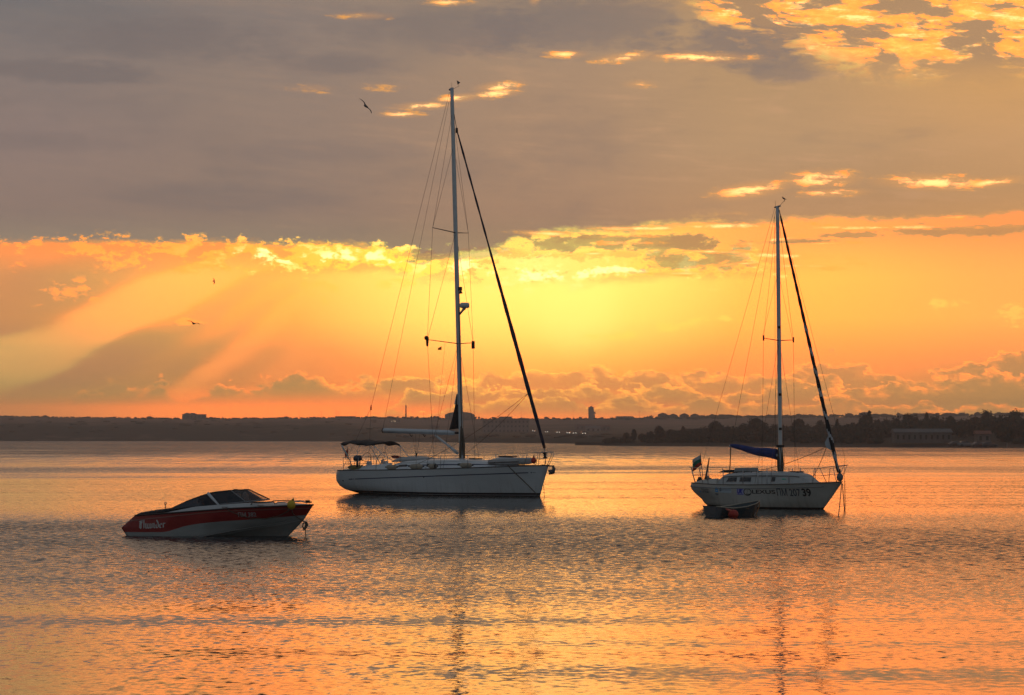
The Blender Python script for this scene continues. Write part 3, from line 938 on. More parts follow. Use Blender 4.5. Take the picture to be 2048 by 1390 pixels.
# black bimini
m = MB()
P = []
for i in range(25):
    t = i / 24
    x = -5.75 + 2.0 * t
    z = 2.60 + .05 * math.sin(math.pi * min(1, t * 1.3)) - .05 * t
    r_ = []
    for j in range(13):
        s_ = -1 + 2 * j / 12
        r_.append((x, 1.12 * s_, z - .15 * abs(s_) ** 3 + .025 * math.sin(t * 19 + s_ * 4)))
    P.append(r_)
top = P
low = [[(a[0], a[1] * 1.005, a[2] - (.055 + .06 * max(0, math.sin(k * .55)) ) * (1 if abs(a[1]) > 1.0 or k in (0, 24) else .35)) for a in r_] for k, r_ in enumerate(P)]
m.grid(top); m.grid([r_[::-1] for r_ in low])
for e in (0, -1):
    m.grid([top[e], low[e]]); m.grid([[r_[e] for r_ in top], [r_[e] for r_ in low]])
bim = m.build('bimini', M_BLACK, A)
for sd in (-1, 1):
    m = MB()
    base = (-4.9, sd * 1.2, 1.25)
    m.tube([base, (-5.55, sd * 1.14, 2.2), (-5.72, sd * 1.08, 2.42)], .018, 7)
    m.build('bimini_frame', M_ALU, bim)
    m = MB()
    m.tube([(-3.72, sd * 1.08, 2.32), (-3.72, sd * 1.1, 1.45)], .014, 7)
    m.build('bimini_frame', M_ALU, bim)
    m = MB()
    m.tube([base, (-4.6, sd * 1.1, 2.42)], .014, 7)
    m.build('bimini_frame', M_ALU, bim)
for sd in (-1, 1):
    m = MB()
    m.tube([(-3.74, sd * 1.08, 2.36), (-3.25, sd * 1.0, 1.9), (-2.75, sd * .85, 1.62)], .02, 6)
    m.build('bimini_strap', M_WHITECL, bim)
m = MB()
m.tube([(-5.74, -1.1, 2.46), (-5.62, -1.12, 2.25), (-5.3, -1.14, 1.85)], .055, 6, flat=(1, .25))
m.build('bimini_strap', M_WHITECL, bim)

# rails, stanchions, lifelines
def stanch(H, x, sd, hgt, r=.013, inset=.06):
    y = sd * (H.deck_y(x) - inset); z = H.deck_z(x)
    return Vector((x, y, z - .01)), Vector((x, y, z + hgt))
SX = (-4.3, -3.1, -1.9, -.6, .8, 2.2, 3.5, 4.45)
for sd in (-1, 1):
    for x in SX:
        a, b = stanch(HA, x, sd, .62)
        MB().tube([a, b], .014, 6).build('stanchion', M_STEEL, A)
    for hz in (.32, .61):
        pts = [(-5.25, sd * 1.35, 1.13 + hz)] + [tuple(stanch(HA, x, sd, hz)[1]) for x in SX] + [(4.95, sd * .5, 1.40 + hz)]
        MB().tube(pts, .0055, 5).build('lifeline', M_WIRE, A)
for sd in (-1, 1):
    m = MB()
    m.tube([(-4.95, sd * 1.38, 1.14), (-4.98, sd * 1.38, 1.66), (-5.08, sd * 1.34, 1.76), (-5.3, sd * 1.28, 1.78), (-5.6, sd * 1.12, 1.78), (-5.72, sd * .8, 1.78), (-5.72, sd * .35, 1.78), (-5.72, sd * .33, 1.14)], .015, 7)
    m.tube([(-5.55, sd * 1.14, 1.14), (-5.6, sd * 1.12, 1.78)], .014, 7)
    m.tube([(-4.98, sd * 1.38, 1.45), (-5.6, sd * 1.13, 1.45), (-5.72, sd * .4, 1.45)], .011, 6)
    m.build('pushpit', M_STEEL, A)
for sd in (-1, 1):
    m = MB()
    m.tube([(4.7, sd * .62, 1.40), (4.86, sd * .55, 2.02), (5.3, sd * .40, 2.06), (5.75, sd * .22, 2.07), (5.9, sd * .12, 2.05), (5.92, sd * .10, 1.95), (5.66, sd * .08, 1.47)], .015, 7)
    m.tube([(5.2, sd * .38, 1.42), (5.35, sd * .38, 2.06)], .013, 6)
    m.tube([(4.8, sd * .58, 1.72), (5.3, sd * .38, 1.76), (5.7, sd * .2, 1.78)], .010, 6)
    m.build('pulpit', M_STEEL, A)
m = MB()
m.box((5.72, 0, 1.42), (.5, .12, .06))
m.tube([(5.3, 0, 1.47), (5.9, 0, 1.42)], .022, 6)
m.tube([(5.9, 0, 1.44), (5.98, 0, 1.30), (5.9, 0, 1.12), (5.72, 0, 1.05)], [.05, .085, .10, .05], 8)
m.box((5.84, 0, 1.16), (.2, .34, .08), rot=Matrix.Rotation(R(35), 3, 'Y'))
m.build('anchor', material('galvanised_iron', (.10, .10, .11), .6, metal=.4, var=.3), A)

# mast and spars
m = MB()
N_ = 24
m.tube([mst(1.6 + 18.2 * i / N_) for i in range(N_ + 1)], [.118 if i < 18 else .118 - .024 * (i - 18) / 6 for i in range(N_ + 1)], 14, flat=(1.0, .66), up=(1, 0, 0))
mastA = m.build('mast', M_ALU, A)
m = MB(); m.tube([mst(3.1) - Vector((.11, 0, 0)), mst(19.3) - Vector((.10, 0, 0))], .016, 5)
m.build('luff_track', M_RUBBER, mastA)
m = MB()
for k in range(4):
    m.tube([mst(1.9 + k * .02) + Vector((.10, -.09 + k * .05, 0)), mst(9 + k) + Vector((.10, -.06 + k * .03, 0))], .012, 5)
m.tube([mst(1.75) + Vector((.02, -.16, 0)), mst(2.2) + Vector((.05, -.15, 0)), mst(3.3) + Vector((.08, -.1, 0))], [.05, .06, .02], 7)
m.tube([mst(1.75) + Vector((.12, .05, 0)), mst(2.4) + Vector((.14, .02, 0)), mst(3.2) + Vector((.12, 0, 0))], [.05, .07, .02], 7)
m.build('halyard_bundle', M_ROPE, mastA)
tips = {}
for z, y, s_ in ((7.29, 1.95, .465), (12.69, 1.52, .29)):
    for sd in (-1, 1):
        a = mst(z) ; b = Vector((a.x - s_, sd * y, z + .13))
        tips[(z, sd)] = b
        sp = MB().tube([a + Vector((0, sd * .06, 0)), b], [.034, .022], 8, flat=(1.6, .7), up=(1, 0, 0)).build('spreader', M_WIRE, mastA)
        if z < 8:
            mm = MB()
            if sd < 0:
                mm.tube([b + Vector((.0, 0, -.32)), b + Vector((0, 0, .12))], [.05, .08], 8); mm.ball(b + Vector((-.05, 0, .08)), .11, 8, 6)
            else:
                mm.box(b + Vector((0, 0, -.10)), (.1, .16, .38), taper=.9)
            mm.build('light_cover', M_BLACK, sp)
def wire(name, pts, r, parent, mat=None):
    return MB().tube(pts, r, 5).build(name, mat or M_WIRE, parent)
WR = .0075
for sd in (-1, 1):
    ch = Vector((.35, sd * 1.72, HA.deck_z(.35)))
    wire('shroud', [mst(18.5) + Vector((0, sd * .05, 0)), tips[(12.69, sd)], tips[(7.29, sd)], ch], WR, A)
    wire('shroud', [mst(12.6) + Vector((0, sd * .06, 0)), tips[(7.29, sd)]], WR, A)
    wire('shroud', [mst(7.2) + Vector((0, sd * .06, 0)), ch + Vector((.42, -sd * .12, 0))], WR, A)
    wire('shroud', [mst(7.2) + Vector((0, sd * .06, 0)), ch + Vector((-.6, -sd * .12, 0))], WR, A)
    wire('shroud', [mst(16.8) + Vector((0, sd * .06, 0)), tips[(12.69, sd)]], WR, A)
bs = Vector((-4.73, 0, 4.24))
wire('backstay', [mst(19.6) - Vector((.15, 0, 0)), bs], WR, A)
for sd in (-1, 1):
    wire('backstay', [bs, (-5.68, sd * 1.05, 1.2)], WR, A)
MB().box(bs, (.07, .05, .22), taper=.6).build('block', M_RED, A)
wire('topping_lift', [mst(19.4) - Vector((.12, 0, 0)), (-4.0, 0, 3.16)], WR * .9, A)
MB().tube([mst(19.72) + Vector((-.16, 0, 0)), mst(19.74) + Vector((.06, 0, 0))], .05, 7).build('masthead_fitting', M_STEEL, mastA)
MB().tube([mst(19.75), mst(20.05) + Vector((0, -.02, 0))], .007, 5).build('antenna', M_WIRE, mastA)
m = MB()
m.tube([mst(19.72) + Vector((.06, 0, 0)), mst(19.85) + Vector((.42, 0, 0))], .008, 5)
m.tube([mst(19.82) + Vector((.42, 0, 0)), mst(20.02) + Vector((.40, 0, 0))], .008, 5)
m.poly([mst(19.92) + Vector((.34, 0, .0)), mst(20.08) + Vector((.30, 0, .06)), mst(19.98) + Vector((.5, 0, .03))], .012)
m.build('wind_vane', M_WIRE, mastA)
# furled headsail
f0, f1 = Vector((5.46, 0, 2.26)), Vector((.44, 0, 17.68))
pts = [f0.lerp(f1, i / 40) for i in range(41)]
m = MB()
m.tube(pts, [(.045 + .055 * math.sin(math.pi * min(1, (i / 40) * 1.5 + .08)) ** .7 * (1 - i / 40 * .25) + .009 * math.sin(i * 1.9)) if i < 40 else .03 for i in range(41)], 9)
gen = m.build('furled_headsail', M_NAVY, A)
wire('forestay', [(5.52, 0, 1.5), f0], .02, gen, M_STEEL)
wire('forestay', [f1, mst(18.55) + Vector((.08, 0, 0))], .016, gen)
m = MB(); m.tube([(5.50, 0, 1.78), (5.49, 0, 1.84), (5.49, 0, 1.85), (5.47, 0, 1.98), (5.47, 0, 1.99), (5.46, 0, 2.06)], [.10, .10, .06, .06, .10, .09], 12)
m.build('furler_drum', M_RUBBER, gen)
MB().tube([f1 + Vector((0, 0, -.12)), f1 + Vector((-.01, 0, .12))], .06, 8).build('halyard_swivel', M_RUBBER, gen)
clew = f0.lerp(f1, .17)
for sd in (-1, 1):
    wire('sheet', sag(clew, (-.9, sd * 1.45, 1.45), .25), .010, gen, M_ROPE)
# boom, vang, stowed trysail
m = MB(); m.tube([(.36, 0, 2.98), (.1, 0, 2.985), (-3.9, 0, 3.10), (-3.96, 0, 3.10)], [.085, .105, .105, .085], 12, flat=(1.15, .8), up=(0, 0, 1))
boomA = m.build('boom', M_ALU, A)
MB().tube([(.62, 0, 2.97), (.3, 0, 2.98)], .055, 8).build('gooseneck', M_RUBBER, boomA)
m = MB(); m.tube([(-3.94, 0, 3.2), (-4.02, 0, 3.18), (-4.04, 0, 3.08), (-3.98, 0, 2.98)], .03, 6); m.build('boom_end_fitting', M_RUBBER, boomA)
for x in (-2.35, -1.55):
    m = MB(); m.tube([(x, 0, 2.95), (x + .03, 0, 2.86), (x + .10, 0, 2.80), (x + .15, 0, 2.85)], .022, 6); m.build('hook', M_RUBBER, boomA)
for x in (-2.2, -1.75, -2.0):
    wire('mainsheet', [(x, 0, 2.93), (-1.95 + (x + 2) * .2, 0, 1.95)], .007, boomA, M_ROPE)
MB().tube([(-1.95, 0, 1.98), (-1.95, 0, 1.72)], .045, 7).build('block', M_RUBBER, boomA)
m = MB(); m.tube([(-.85, 0, 2.88), (-.6, 0, 2.72), (.1, 0, 2.27), (.12, 0, 2.25), (.52, 0, 1.98)], [.05, .062, .062, .075, .075], 10)
m.build('vang', M_ALU, A)
m = MB()
P = []
for i in range(13):
    t = i / 12
    z = 4.80 - 1.62 * t
    w = .03 + .52 * t ** 1.15
    xx = mst(z).x - .12
    P.append([(xx, -.05, z), (xx - w * .5, -.10 - .05 * t, z), (xx - w, -.02, z - .06 * t), (xx - w * .5, .08 + .05 * t, z), (xx, .05, z)])
m.loft(P, smooth=True)
m.build('sail_cover', M_BLACK, A)
m = MB()
m.loft([[(mst(z).x - .115, -.06, z), (mst(z).x - .115 - w, -.07, z), (mst(z).x - .115 - w, .07, z), (mst(z).x - .115, .06, z)] for z, w in ((4.86, .03), (4.35, .19))], smooth=False)
m.build('sail_head', M_WHITECL, A)
# radar and deck light on the mast
m = MB()
c = mst(9.09) + Vector((.42, 0, .05))
m.tube([c + Vector((0, 0, z)) for z in (-.14, -.11, .06, .12, .13)], [.16, .235, .235, .19, .05], 18)
rd = m.build('radar_dome', M_WHITE, mastA)
m = MB(); m.tube([mst(8.7) + Vector((.1, 0, 0)), mst(8.9) + Vector((.3, 0, 0)), c + Vector((0, 0, -.14))], [.05, .06, .09], 8); m.build('bracket', M_ALU, rd)
m = MB(); m.box(mst(9.95) + Vector((.18, 0, 0)), (.16, .12, .18)); m.tube([mst(9.85) + Vector((.2, 0, 0)), mst(9.72) + Vector((.22, 0, 0))], [.05, .09], 8); m.build('deck_light', M_RUBBER, mastA)
wire('flag_halyard', [mst(7.25) + Vector((-.2, -.85, .05)), (.2, -1.6, HA.deck_z(.2))], .005, A, M_ROPE)

def on(root, p):
    return root.matrix_basis @ Vector(p)
def thing_on(root, name, p, rz=0.0, **tags):
    """top-level Empty at a point given in the boat's frame"""
    return empty(name, on(root, p), root.rotation_euler.z + rz, **tags)

# things carried by the sloop
for i, (x, lb, ln) in enumerate(((-2.25, 'aftmost beige fender on the side deck of the big yacht', .62), (-.72, 'longest beige fender, second from the stern on the big yacht', .78), (.22, 'short beige fender with dark end, third from the stern on the big yacht', .50), (2.0, 'beige fender on the side deck ahead of the mast of the big yacht', .70))):
    y = -(HA.deck_y(x) - .24)
    t = thing_on(A, 'fender', (x, y, HA.deck_z(x) + .13), label=lb, category='fender', group='beige fenders along the deck of the big yacht')
    m = MB(); h = ln / 2
    m.tube([(-h, 0, 0), (-h + .05, 0, 0), (-h + .12, 0, 0), (h - .12, 0, 0), (h - .05, 0, 0), (h, 0, 0)], [.03, .08, .115, .115, .08, .03], 12)
    m.build('cover', M_FEND, t)
    m = MB(); m.tube([(h - .02, 0, 0), (h + .07, 0, 0)], .03, 7)
    if i == 2:
        m.tube([(h - .16, 0, 0), (h - .02, 0, 0)], [.12, .09], 10)
    m.build('end_cap', M_RUBBER, t)
    m = MB(); m.tube([(-h + .02, 0, 0), (-h - .07, 0, 0)], .03, 7)
    m.build('end_cap', M_RUBBER, t)
t = thing_on(A, 'inflatable_dinghy', (3.75, -.15, HA.deck_z(3.75) + .10), R(2), label='grey inflatable dinghy stowed upside down on the foredeck of the big yacht', category='inflatable dinghy')
m = MB()
U = [(-1.05, -.42, .12), (-.4, -.45, .14), (.3, -.44, .15), (.75, -.32, .17), (1.0, 0, .18), (.75, .32, .17), (.3, .44, .15), (-.4, .45, .14), (-1.05, .42, .12)]
m.tube(U, [.10, .165, .165, .16, .15, .16, .165, .165, .10], 10)
m.build('tube', M_GREYINF, t)
m = MB(); m.loft([[(x, -w, .18), (x, -w * .6, .27 + hh), (x, 0, .30 + hh), (x, w * .6, .27 + hh), (x, w, .18)] for x, w, hh in ((-.95, .40, -.04), (-.6, .40, .06), (-.2, .40, .05), (.5, .36, .02), (.85, .18, -.03))])
m.build('floor', M_WHITE, t)
MB().box((-.25, 0, .37), (.8, .42, .05)).build('floorboard', M_BLACK, t)
m = MB(); m.tube([(-1.0, -.55, .06), (-.3, -.605, .10), (.4, -.59, .12), (.8, -.42, .14)], .022, 6); m.build('rubbing_strake', M_RUBBER, t)
t = thing_on(A, 'buoy', (5.12, -.42, 1.68), label='small red ball fender on the bow rail of the big yacht', category='buoy')
MB().ball((0, 0, 0), (.125, .125, .155), 14, 10).build('ball', M_RED, t)
MB().tube([(0, 0, .14), (0, 0, .24)], .03, 6).build('eye', M_RUBBER, t)
t = thing_on(A, 'ensign', (-5.72, -.55, 1.74), label='small red flag on a thin staff at the stern of the big yacht', category='flag')
MB().tube([(0, 0, -.35), (-.03, 0, .55)], .012, 6).build('staff', M_WIRE, t)
m = MB(); m.grid([[(-.03 - .16 * a - .03 * b, .03 * math.sin(a * 5 + b * 3), .50 - .42 * b - .22 * a * (1 - b * .3)) for a in [k / 6 for k in range(7)]] for b in [k / 6 for k in range(7)]])
fl = m.build('cloth', material('red_flag_cloth', (.42, .03, .02), .9, var=.15), t, fix=False)
fl.modifiers.new('thick', 'SOLIDIFY').thickness = .006
t = thing_on(A, 'pennant', tuple(mst(7.25) + Vector((-.35, -.93, -.12))), R(160), label='tiny orange courtesy pennant under the lower spreader of the big yacht', category='pennant')
m = MB(); m.poly([(0, 0, 0), (0, 0, -.17), (.30, 0, -.16), (.30, 0, -.07)], .012); m.build('cloth', material('orange_cloth', (.75, .26, .03), .9, var=.1), t)
t = thing_on(A, 'lifejacket', (-2.95, -.35, 1.80), label='crumpled red lifejacket lying by the companionway of the big yacht', category='lifejacket')
m = MB(); m.ball((0, 0, 0), (.24, .15, .075), 12, 7); m.ball((.18, .02, -.02), (.16, .12, .055), 10, 6); m.build('padding', material('dull_red_cloth', (.30, .03, .02), .9, var=.2), t)
MB().tube([(-.2, -.1, .04), (.0, -.16, .06), (.25, -.08, .03)], .018, 5).build('belt', M_BLACK, t)
t = thing_on(A, 'outboard_motor', (-4.55, -1.34, 1.58), label='dark blue outboard motor clamped on the stern rail of the big yacht', category='outboard motor')
m = MB(); m.loft([[(x, -w, z), (x, w, z), (x + d, w, z), (x + d, -w, z)] for x, d, w, z in ((-.12, .26, .08, .02), (-.17, .38, .11, .10), (-.16, .38, .11, .22), (-.08, .22, .07, .30))]); m.build('cowling', material('dark_blue_plastic', (.02, .035, .07), .4), t)
MB().tube([(0, 0, .05), (-.02, 0, -.3)], .05, 8).build('shaft', M_RUBBER, t)
m = MB(); m.tube([(.1, 0, .1), (.4, -.03, .05)], .022, 6); m.build('tiller', M_RUBBER, t)
t = thing_on(A, 'sail_bag', (-4.9, -1.12, 1.24), label='yellowish canvas bag on the aft side deck of the big yacht', category='bag')
m = MB(); m.ball((0, 0, .04), (.42, .13, .12), 12, 8); m.ball((.28, 0, .05), (.2, .12, .11), 10, 7); m.build('canvas', material('ochre_canvas', (.20, .17, .07), .9, var=.3), t)
MB().tube([(.42, 0, .1), (.5, 0, .16)], [.05, .03], 6).build('neck', M_ROPE, t)
t = empty('mooring_rope', on(A, (4.2, -1.1, 1.4)), label='dark mooring rope slanting down the bow of the big yacht into the water', category='rope')
w2 = lambda p: on(A, p) - t.location
m = MB(); m.tube([w2(p) for p in [(4.05, -1.02, 1.47)] + [(x, -(HA.y_at(x, z) + .02), z) for x, z in ((4.12, 1.36), (4.3, 1.12), (4.55, .80), (4.8, .47), (5.0, .2), (5.1, .06))] + [(5.16, -.1, -.1)]], .020, 6); m.build('strand', M_ROPE, t)
t = empty('anchor_chain', on(A, (5.4, 0, 0)), label='thin chain dropping from the stem of the big yacht into the water', category='chain')
m = MB(); m.tube([(0, .0, .55), (.02, -.02, .3), (.05, -.03, -.2)], .012, 5); m.build('strand', M_WIRE, t)

# ------------------------------------------------------------------ small cream sloop with sponsor lettering
B = empty('sailing_yacht', (10.11, 79.1, 0), R(-42),
          label='smaller cream sailing yacht with sponsor lettering, blue sail cover and striped furled headsail', category='sailing yacht')
def mstb(z):
    return Vector((.59 - .07 * (z - 1.4) / 10.5, 0, z))
bB = lambda u, h: 1.28 * (
    (lambda dk, wl, bt: (wl + (dk - wl) * max(0, (h - .26) / .74) ** .55) if h > .26 else bt + (wl - bt) * (h / .26) ** .6)(
        lp(u, [(0, .36), (.08, .52), (.2, .76), (.36, .95), (.5, 1.0), (.64, .93), (.78, .68), (.9, .34), (.96, .15), (1, .012)]),
        lp(u, [(0, .05), (.1, .30), (.25, .66), (.45, .88), (.6, .80), (.75, .52), (.88, .22), (.96, .07), (1, .008)]),
        lp(u, [(0, .02), (.2, .2), (.45, .45), (.7, .25), (1, .005)])))
HB = Hull([(-.35, 2.3), (0, 2.56), (.5, 2.98), (1.05, 3.42)],
          [(-.35, -2.2), (-.02, -2.82), (.12, -2.98), (.28, -3.05), (.42, -3.22), (.62, -3.44), (.80, -3.50), (.93, -3.42)],
          lambda u: lp(u, [(0, .93), (.25, .90), (.5, .92), (.75, .97), (1, 1.06)]), bB, -.35)
hB = HB.mesh('hull', hull_bands('cream_hull_paint', (.46, .45, .42), [(.06, (.010, .010, .012))], var=.1, stains=(.55, (.20, .17, .13), .45)), B)
HB.rail('rubbing_strake', material('grey_strake', (.26, .26, .27), .6), hB, .016, 0, .93, .885, .004)
HB.rail('toe_rail', material('weathered_teak', (.17, .15, .13), .8, var=.2), hB, .022)
HB.deck('deck', material('worn_deck', (.40, .40, .39), .7, var=.12), B, .07, .01)
# lettering and sponsor marks on the topside
M_INK = material('black_lettering', (.010, .010, .012), .5)
M_INKB = material('dark_blue_lettering', (.012, .025, .055), .5)
M_SKY = material('light_blue_sticker', (.05, .30, .62), .5)
M_PALE = material('pale_blue_panel', (.44, .53, .60), .5)
M_LILAC = material('lilac_panel', (.36, .38, .62), .5)
M_ULTRA = material('ultramarine_lettering', (.025, .03, .36), .5)
Lb = HB.letter
def lx(px): return (px - 1540) * .01985 * 1.352 / 1.0      # photo columns along this topside
def bx(px):
    # local x on the starboard topside seen at photo column px (bow at 1682, stern at 1382)
    return lp(px, BX)
BX = [(1382, -3.30), (1397, -2.75), (1417, -2.22), (1433, -1.86), (1445, -1.62), (1480, -.92), (1495, -.64), (1512, -.31), (1513, -.29), (1532, .07), (1583, 1.05), (1586, 1.11), (1604, 1.45), (1610, 1.56), (1630, 1.95), (1634, 2.03), (1648, 2.31), (1682, 3.4)]
def word(name, mat, txt, p0, p1, z0, hgt, shear=0.0, bold=0.0):
    vs, fs = text_mesh(txt, 1.0, 1.0, shear, bold)
    x0 = min(v[0] for v in vs); x1 = max(v[0] for v in vs); zz0 = min(v[1] for v in vs); zz1 = max(v[1] for v in vs)
    a, b = bx(p0), bx(p1)
    vs = [((v[0] - x0) / (x1 - x0) * (b - a), (v[1] - zz0) / (zz1 - zz0) * hgt) for v in vs]
    return Lb(name, mat, hB, '', a, z0, 1, shape=(vs, fs))
word('boat_name', M_INKB, 'ТОРНАДО', 1396, 1415.5, .53, .19, bold=.012)
word('registration_number', M_INKB, 'ПМ 207', 1586, 1630, .50, .29, bold=.006)
word('sail_number', M_INK, '39', 1633, 1648, .49, .31, bold=.03)
a = bx(1434)
Lb('sponsor_sticker', M_SKY, hB, '', a, .60, 1, shape=rect2(0, 0, .17, .13), off=.005)
Lb('sponsor_sticker', M_PALE, hB, '', a, .58, 1, shape=rect2(.05, .06, .13, .19), off=.004)
Lb('sponsor_sticker', M_SKY, hB, '', a, .68, 1, shape=brush([[(.06, 0), (.06, .12)], [(.06, .05), (.12, .12)], [(.07, .06), (.13, 0)]], .03, .2), off=.008)
word('sponsor_sticker', M_INKB, 'К5Н', 1433.5, 1442, .475, .075, bold=.03)
a = bx(1445); b = bx(1480)
Lb('sponsor_panel', M_PALE, hB, '', a, .585, 1, shape=rect2(0, 0, b - a, .215), off=.004)
Lb('sponsor_panel', M_INKB, hB, '', a + .08, .695, 1, shape=ring(0, 0, .05, .065, .022, 16), off=.008)
Lb('sponsor_panel', M_INKB, hB, '', a + .115, .70, 1, shape=rect2(0, -.06, .02, .09), off=.008)
word('sponsor_panel', material('grey_blue_lettering', (.16, .21, .29), .5), 'ворик и никотов', 1449.5, 1479, .655, .07)
a = bx(1496)
Lb('sailmaker_mark', M_LILAC, hB, '', a, .52, 1, shape=rect2(-.02, 0, .33, .255), off=.004)
word('sailmaker_mark', M_ULTRA, 'UK', 1496, 1511.5, .56, .20, shear=.35, bold=.05)
Lb('sailmaker_mark', M_ULTRA, hB, '', a, .525, 1, shape=rect2(-.01, 0, .31, .018), off=.008)
lo = bx(1522)
Lb('logo', M_INK, hB, '', lo, .635, 1, shape=ring(0, 0, .185, .145, .036, 36))
Lb('logo', M_INK, hB, '', lo, .635, 1, shape=brush([[(.05, .13), (-.05, -.085)], [(-.06, -.085), (.14, -.085)], [(-.04, .06), (.015, .11)]], .042, .9))
word('logo_lettering', M_INK, 'LEXUS', 1533, 1583, .575, .155, bold=.022)
for i, (x, z) in enumerate(((-2.95, .66), (-2.90, .56))):
    Lb('registration_sticker', M_SKY if i else material('yellow_sticker', (.4, .3, .08), .5), hB, '', x, z, 1, shape=rect2(0, 0, .06, .06))

# cabin trunk
CB = [(-2.02, .62, .02), (-1.96, .64, .22), (-1.75, .68, .36), (-1.2, .74, .42), (-.2, .76, .44), (.7, .70, .42), (1.5, .56, .38), (1.85, .48, .30), (2.05, .44, .14), (2.16, .40, .01)]
def cab(x): return lp(x, [(a, b) for a, b, c in CB]), lp(x, [(a, c) for a, b, c in CB])
def cab_side(x, t, off=0.0, side=-1):
    hw, h = cab(x); zd = HB.deck_z(x) + .02
    return Vector((x, side * (hw - .10 * t + off), zd + h * .80 * t + off * .2))
m = MB(); rings = []
for i in range(43):
    x = -2.02 + 4.18 * i / 42
    hw, h = cab(x); zd = HB.deck_z(x) + .02
    rings.append([(x, -hw, zd - .06), (x, -hw, zd), (x, -(hw - .10), zd + h * .80), (x, -(hw - .20), zd + h), (x, -hw * .3, zd + h * 1.12), (x, hw * .3, zd + h * 1.12), (x, hw - .20, zd + h), (x, hw - .10, zd + h * .80), (x, hw, zd), (x, hw, zd - .06)])
m.loft(rings, smooth=False)
cB = m.build('cabin', material('grey_white_gelcoat', (.40, .41, .41), .5, var=.1), B)
for x0_, x1_, s_ in ((-1.55, -1.02, .10), (-.88, -.32, .03), (.62, .78, 0)):
    for sd in (-1, 1):
        mm = MB()
        P = []
        for i in range(7):
            t = i / 6
            P.append([cab_side(x0_ + (x1_ - x0_) * t + s_ * (0 if q == 0 else 1) * (1 - t), .24 + .52 * q, .006, sd) for q in (0, 1)])
        mm.grid(P, False)
        w_ = mm.build('window', M_GLASSD, cB, fix=False)
        fr = MB()
        for q in (0, 1):
            fr.tube([r_[q] for r_ in P], .010, 5)
        fr.build('frame', M_STEEL, w_)
for sd in (-1, 1):
    mm = MB(); mm.grid([[cab_side(1.05 + .18 * i, t, .005, sd) for t in (.45, .62)] for i in range(2)], False)
    mm.build('reflecting_pane', material('green_reflection', (.12, .42, .30), .5), cB, fix=False)  # small cabin window, its green reflection put into the colour
    mm = MB(); mm.tube([cab_side(-1.75 + .25 * i, .90, .01, sd) for i in range(15)], .014, 5)
    mm.build('drip_rail', M_WIRE, cB)
    mm = MB()
    zz = lambda x: HB.deck_z(x) + cab(x)[1] + .02
    for x in (-1.15, -.8, -.45, -.1):
        mm.tube([(x, sd * .50, zz(x) - .02), (x, sd * .50, zz(x) + .06)], .022, 6)
    mm.tube([(x, sd * .50, zz(x) + .06) for x in (-1.25, -.8, -.45, -.1, .05)], .017, 6)
    mm.build('handrail', M_WIRE, cB)
z = HB.deck_z(-1.05) + .47
m = MB(); m.loft([[(x, -w, zb_), (x, -w * .9, zb_ + h), (x, w * .9, zb_ + h), (x, w, zb_)] for x, w, zb_, h in ((-1.42, .34, z + .01, .02), (-1.36, .36, z + .01, .16), (-.72, .36, z + .01, .18), (-.66, .34, z + .01, .04))], smooth=False)
m.build('companionway_hatch', material('grey_hatch', (.25, .27, .28), .6, var=.1), cB)
m = MB(); m.loft([[(x, -w, z - .02), (x, -w * .8, z + h), (x, w * .8, z + h), (x, w, z - .02)] for x, w, h in ((-2.1, .40, .02), (-1.9, .44, .08), (-1.5, .44, .09), (-1.38, .4, .04))])
m.build('sprayhood', M_BLACK, B)
MB().box((1.35, 0, HB.deck_z(1.35) + .47), (.42, .42, .05), taper=.9).build('hatch', M_GLASSD, cB)
# cockpit
for sd in (-1, 1):
    m = MB(); m.loft([[(x, sd * (w + .08), z_), (x, sd * w, z_ + h), (x, sd * (w - .1), z_ + h), (x, sd * (w - .14), z_ - .02)] for x, w, z_, h in ((-3.2, .42, .93, .06), (-2.7, .58, .92, .16), (-2.0, .66, .91, .22))], smooth=False)
    m.build('coaming', M_CREAM, B)
    m = MB(); m.tube([(-2.5, sd * .6, 1.07), (-2.5, sd * .6, 1.13), (-2.5, sd * .6, 1.19), (-2.5, sd * .6, 1.23)], [.06, .04, .045, .055], 10); m.build('winch', M_STEEL, B)
m = MB(); m.tube([(-3.05, -.05, .95), (-2.95, -.06, 1.35), (-2.82, -.06, 1.95)], [.045, .045, .018], 8)
m.build('tiller', material('varnished_wood', (.10, .035, .018), .5, var=.25), B)
m = MB()
for x, y, z_, r_ in ((-3.25, -.15, 1.02, .10), (-3.05, .2, 1.05, .12), (-2.75, -.2, 1.06, .11), (-3.3, .12, .98, .08), (-2.9, -.1, 1.0, .12)):
    m.ball((x, y, z_), (r_ * 1.3, r_, r_ * .8), 9, 6)
m.build('coiled_line', M_ROPE, B)
for y in (-.22, .22):
    MB().ball((-3.18, y, 1.10), (.09, .09, .07), 10, 6).build('fender_end', M_RUBBER, B)
# rudder below the counter
m = MB(); m.poly([(-2.92, 0, .22), (-2.72, 0, .22), (-2.66, 0, -.6), (-3.02, 0, -.6), (-2.99, 0, -.05)], .06)
m.build('rudder', material('antifouling_red', (.10, .022, .014), .7, var=.2), B)
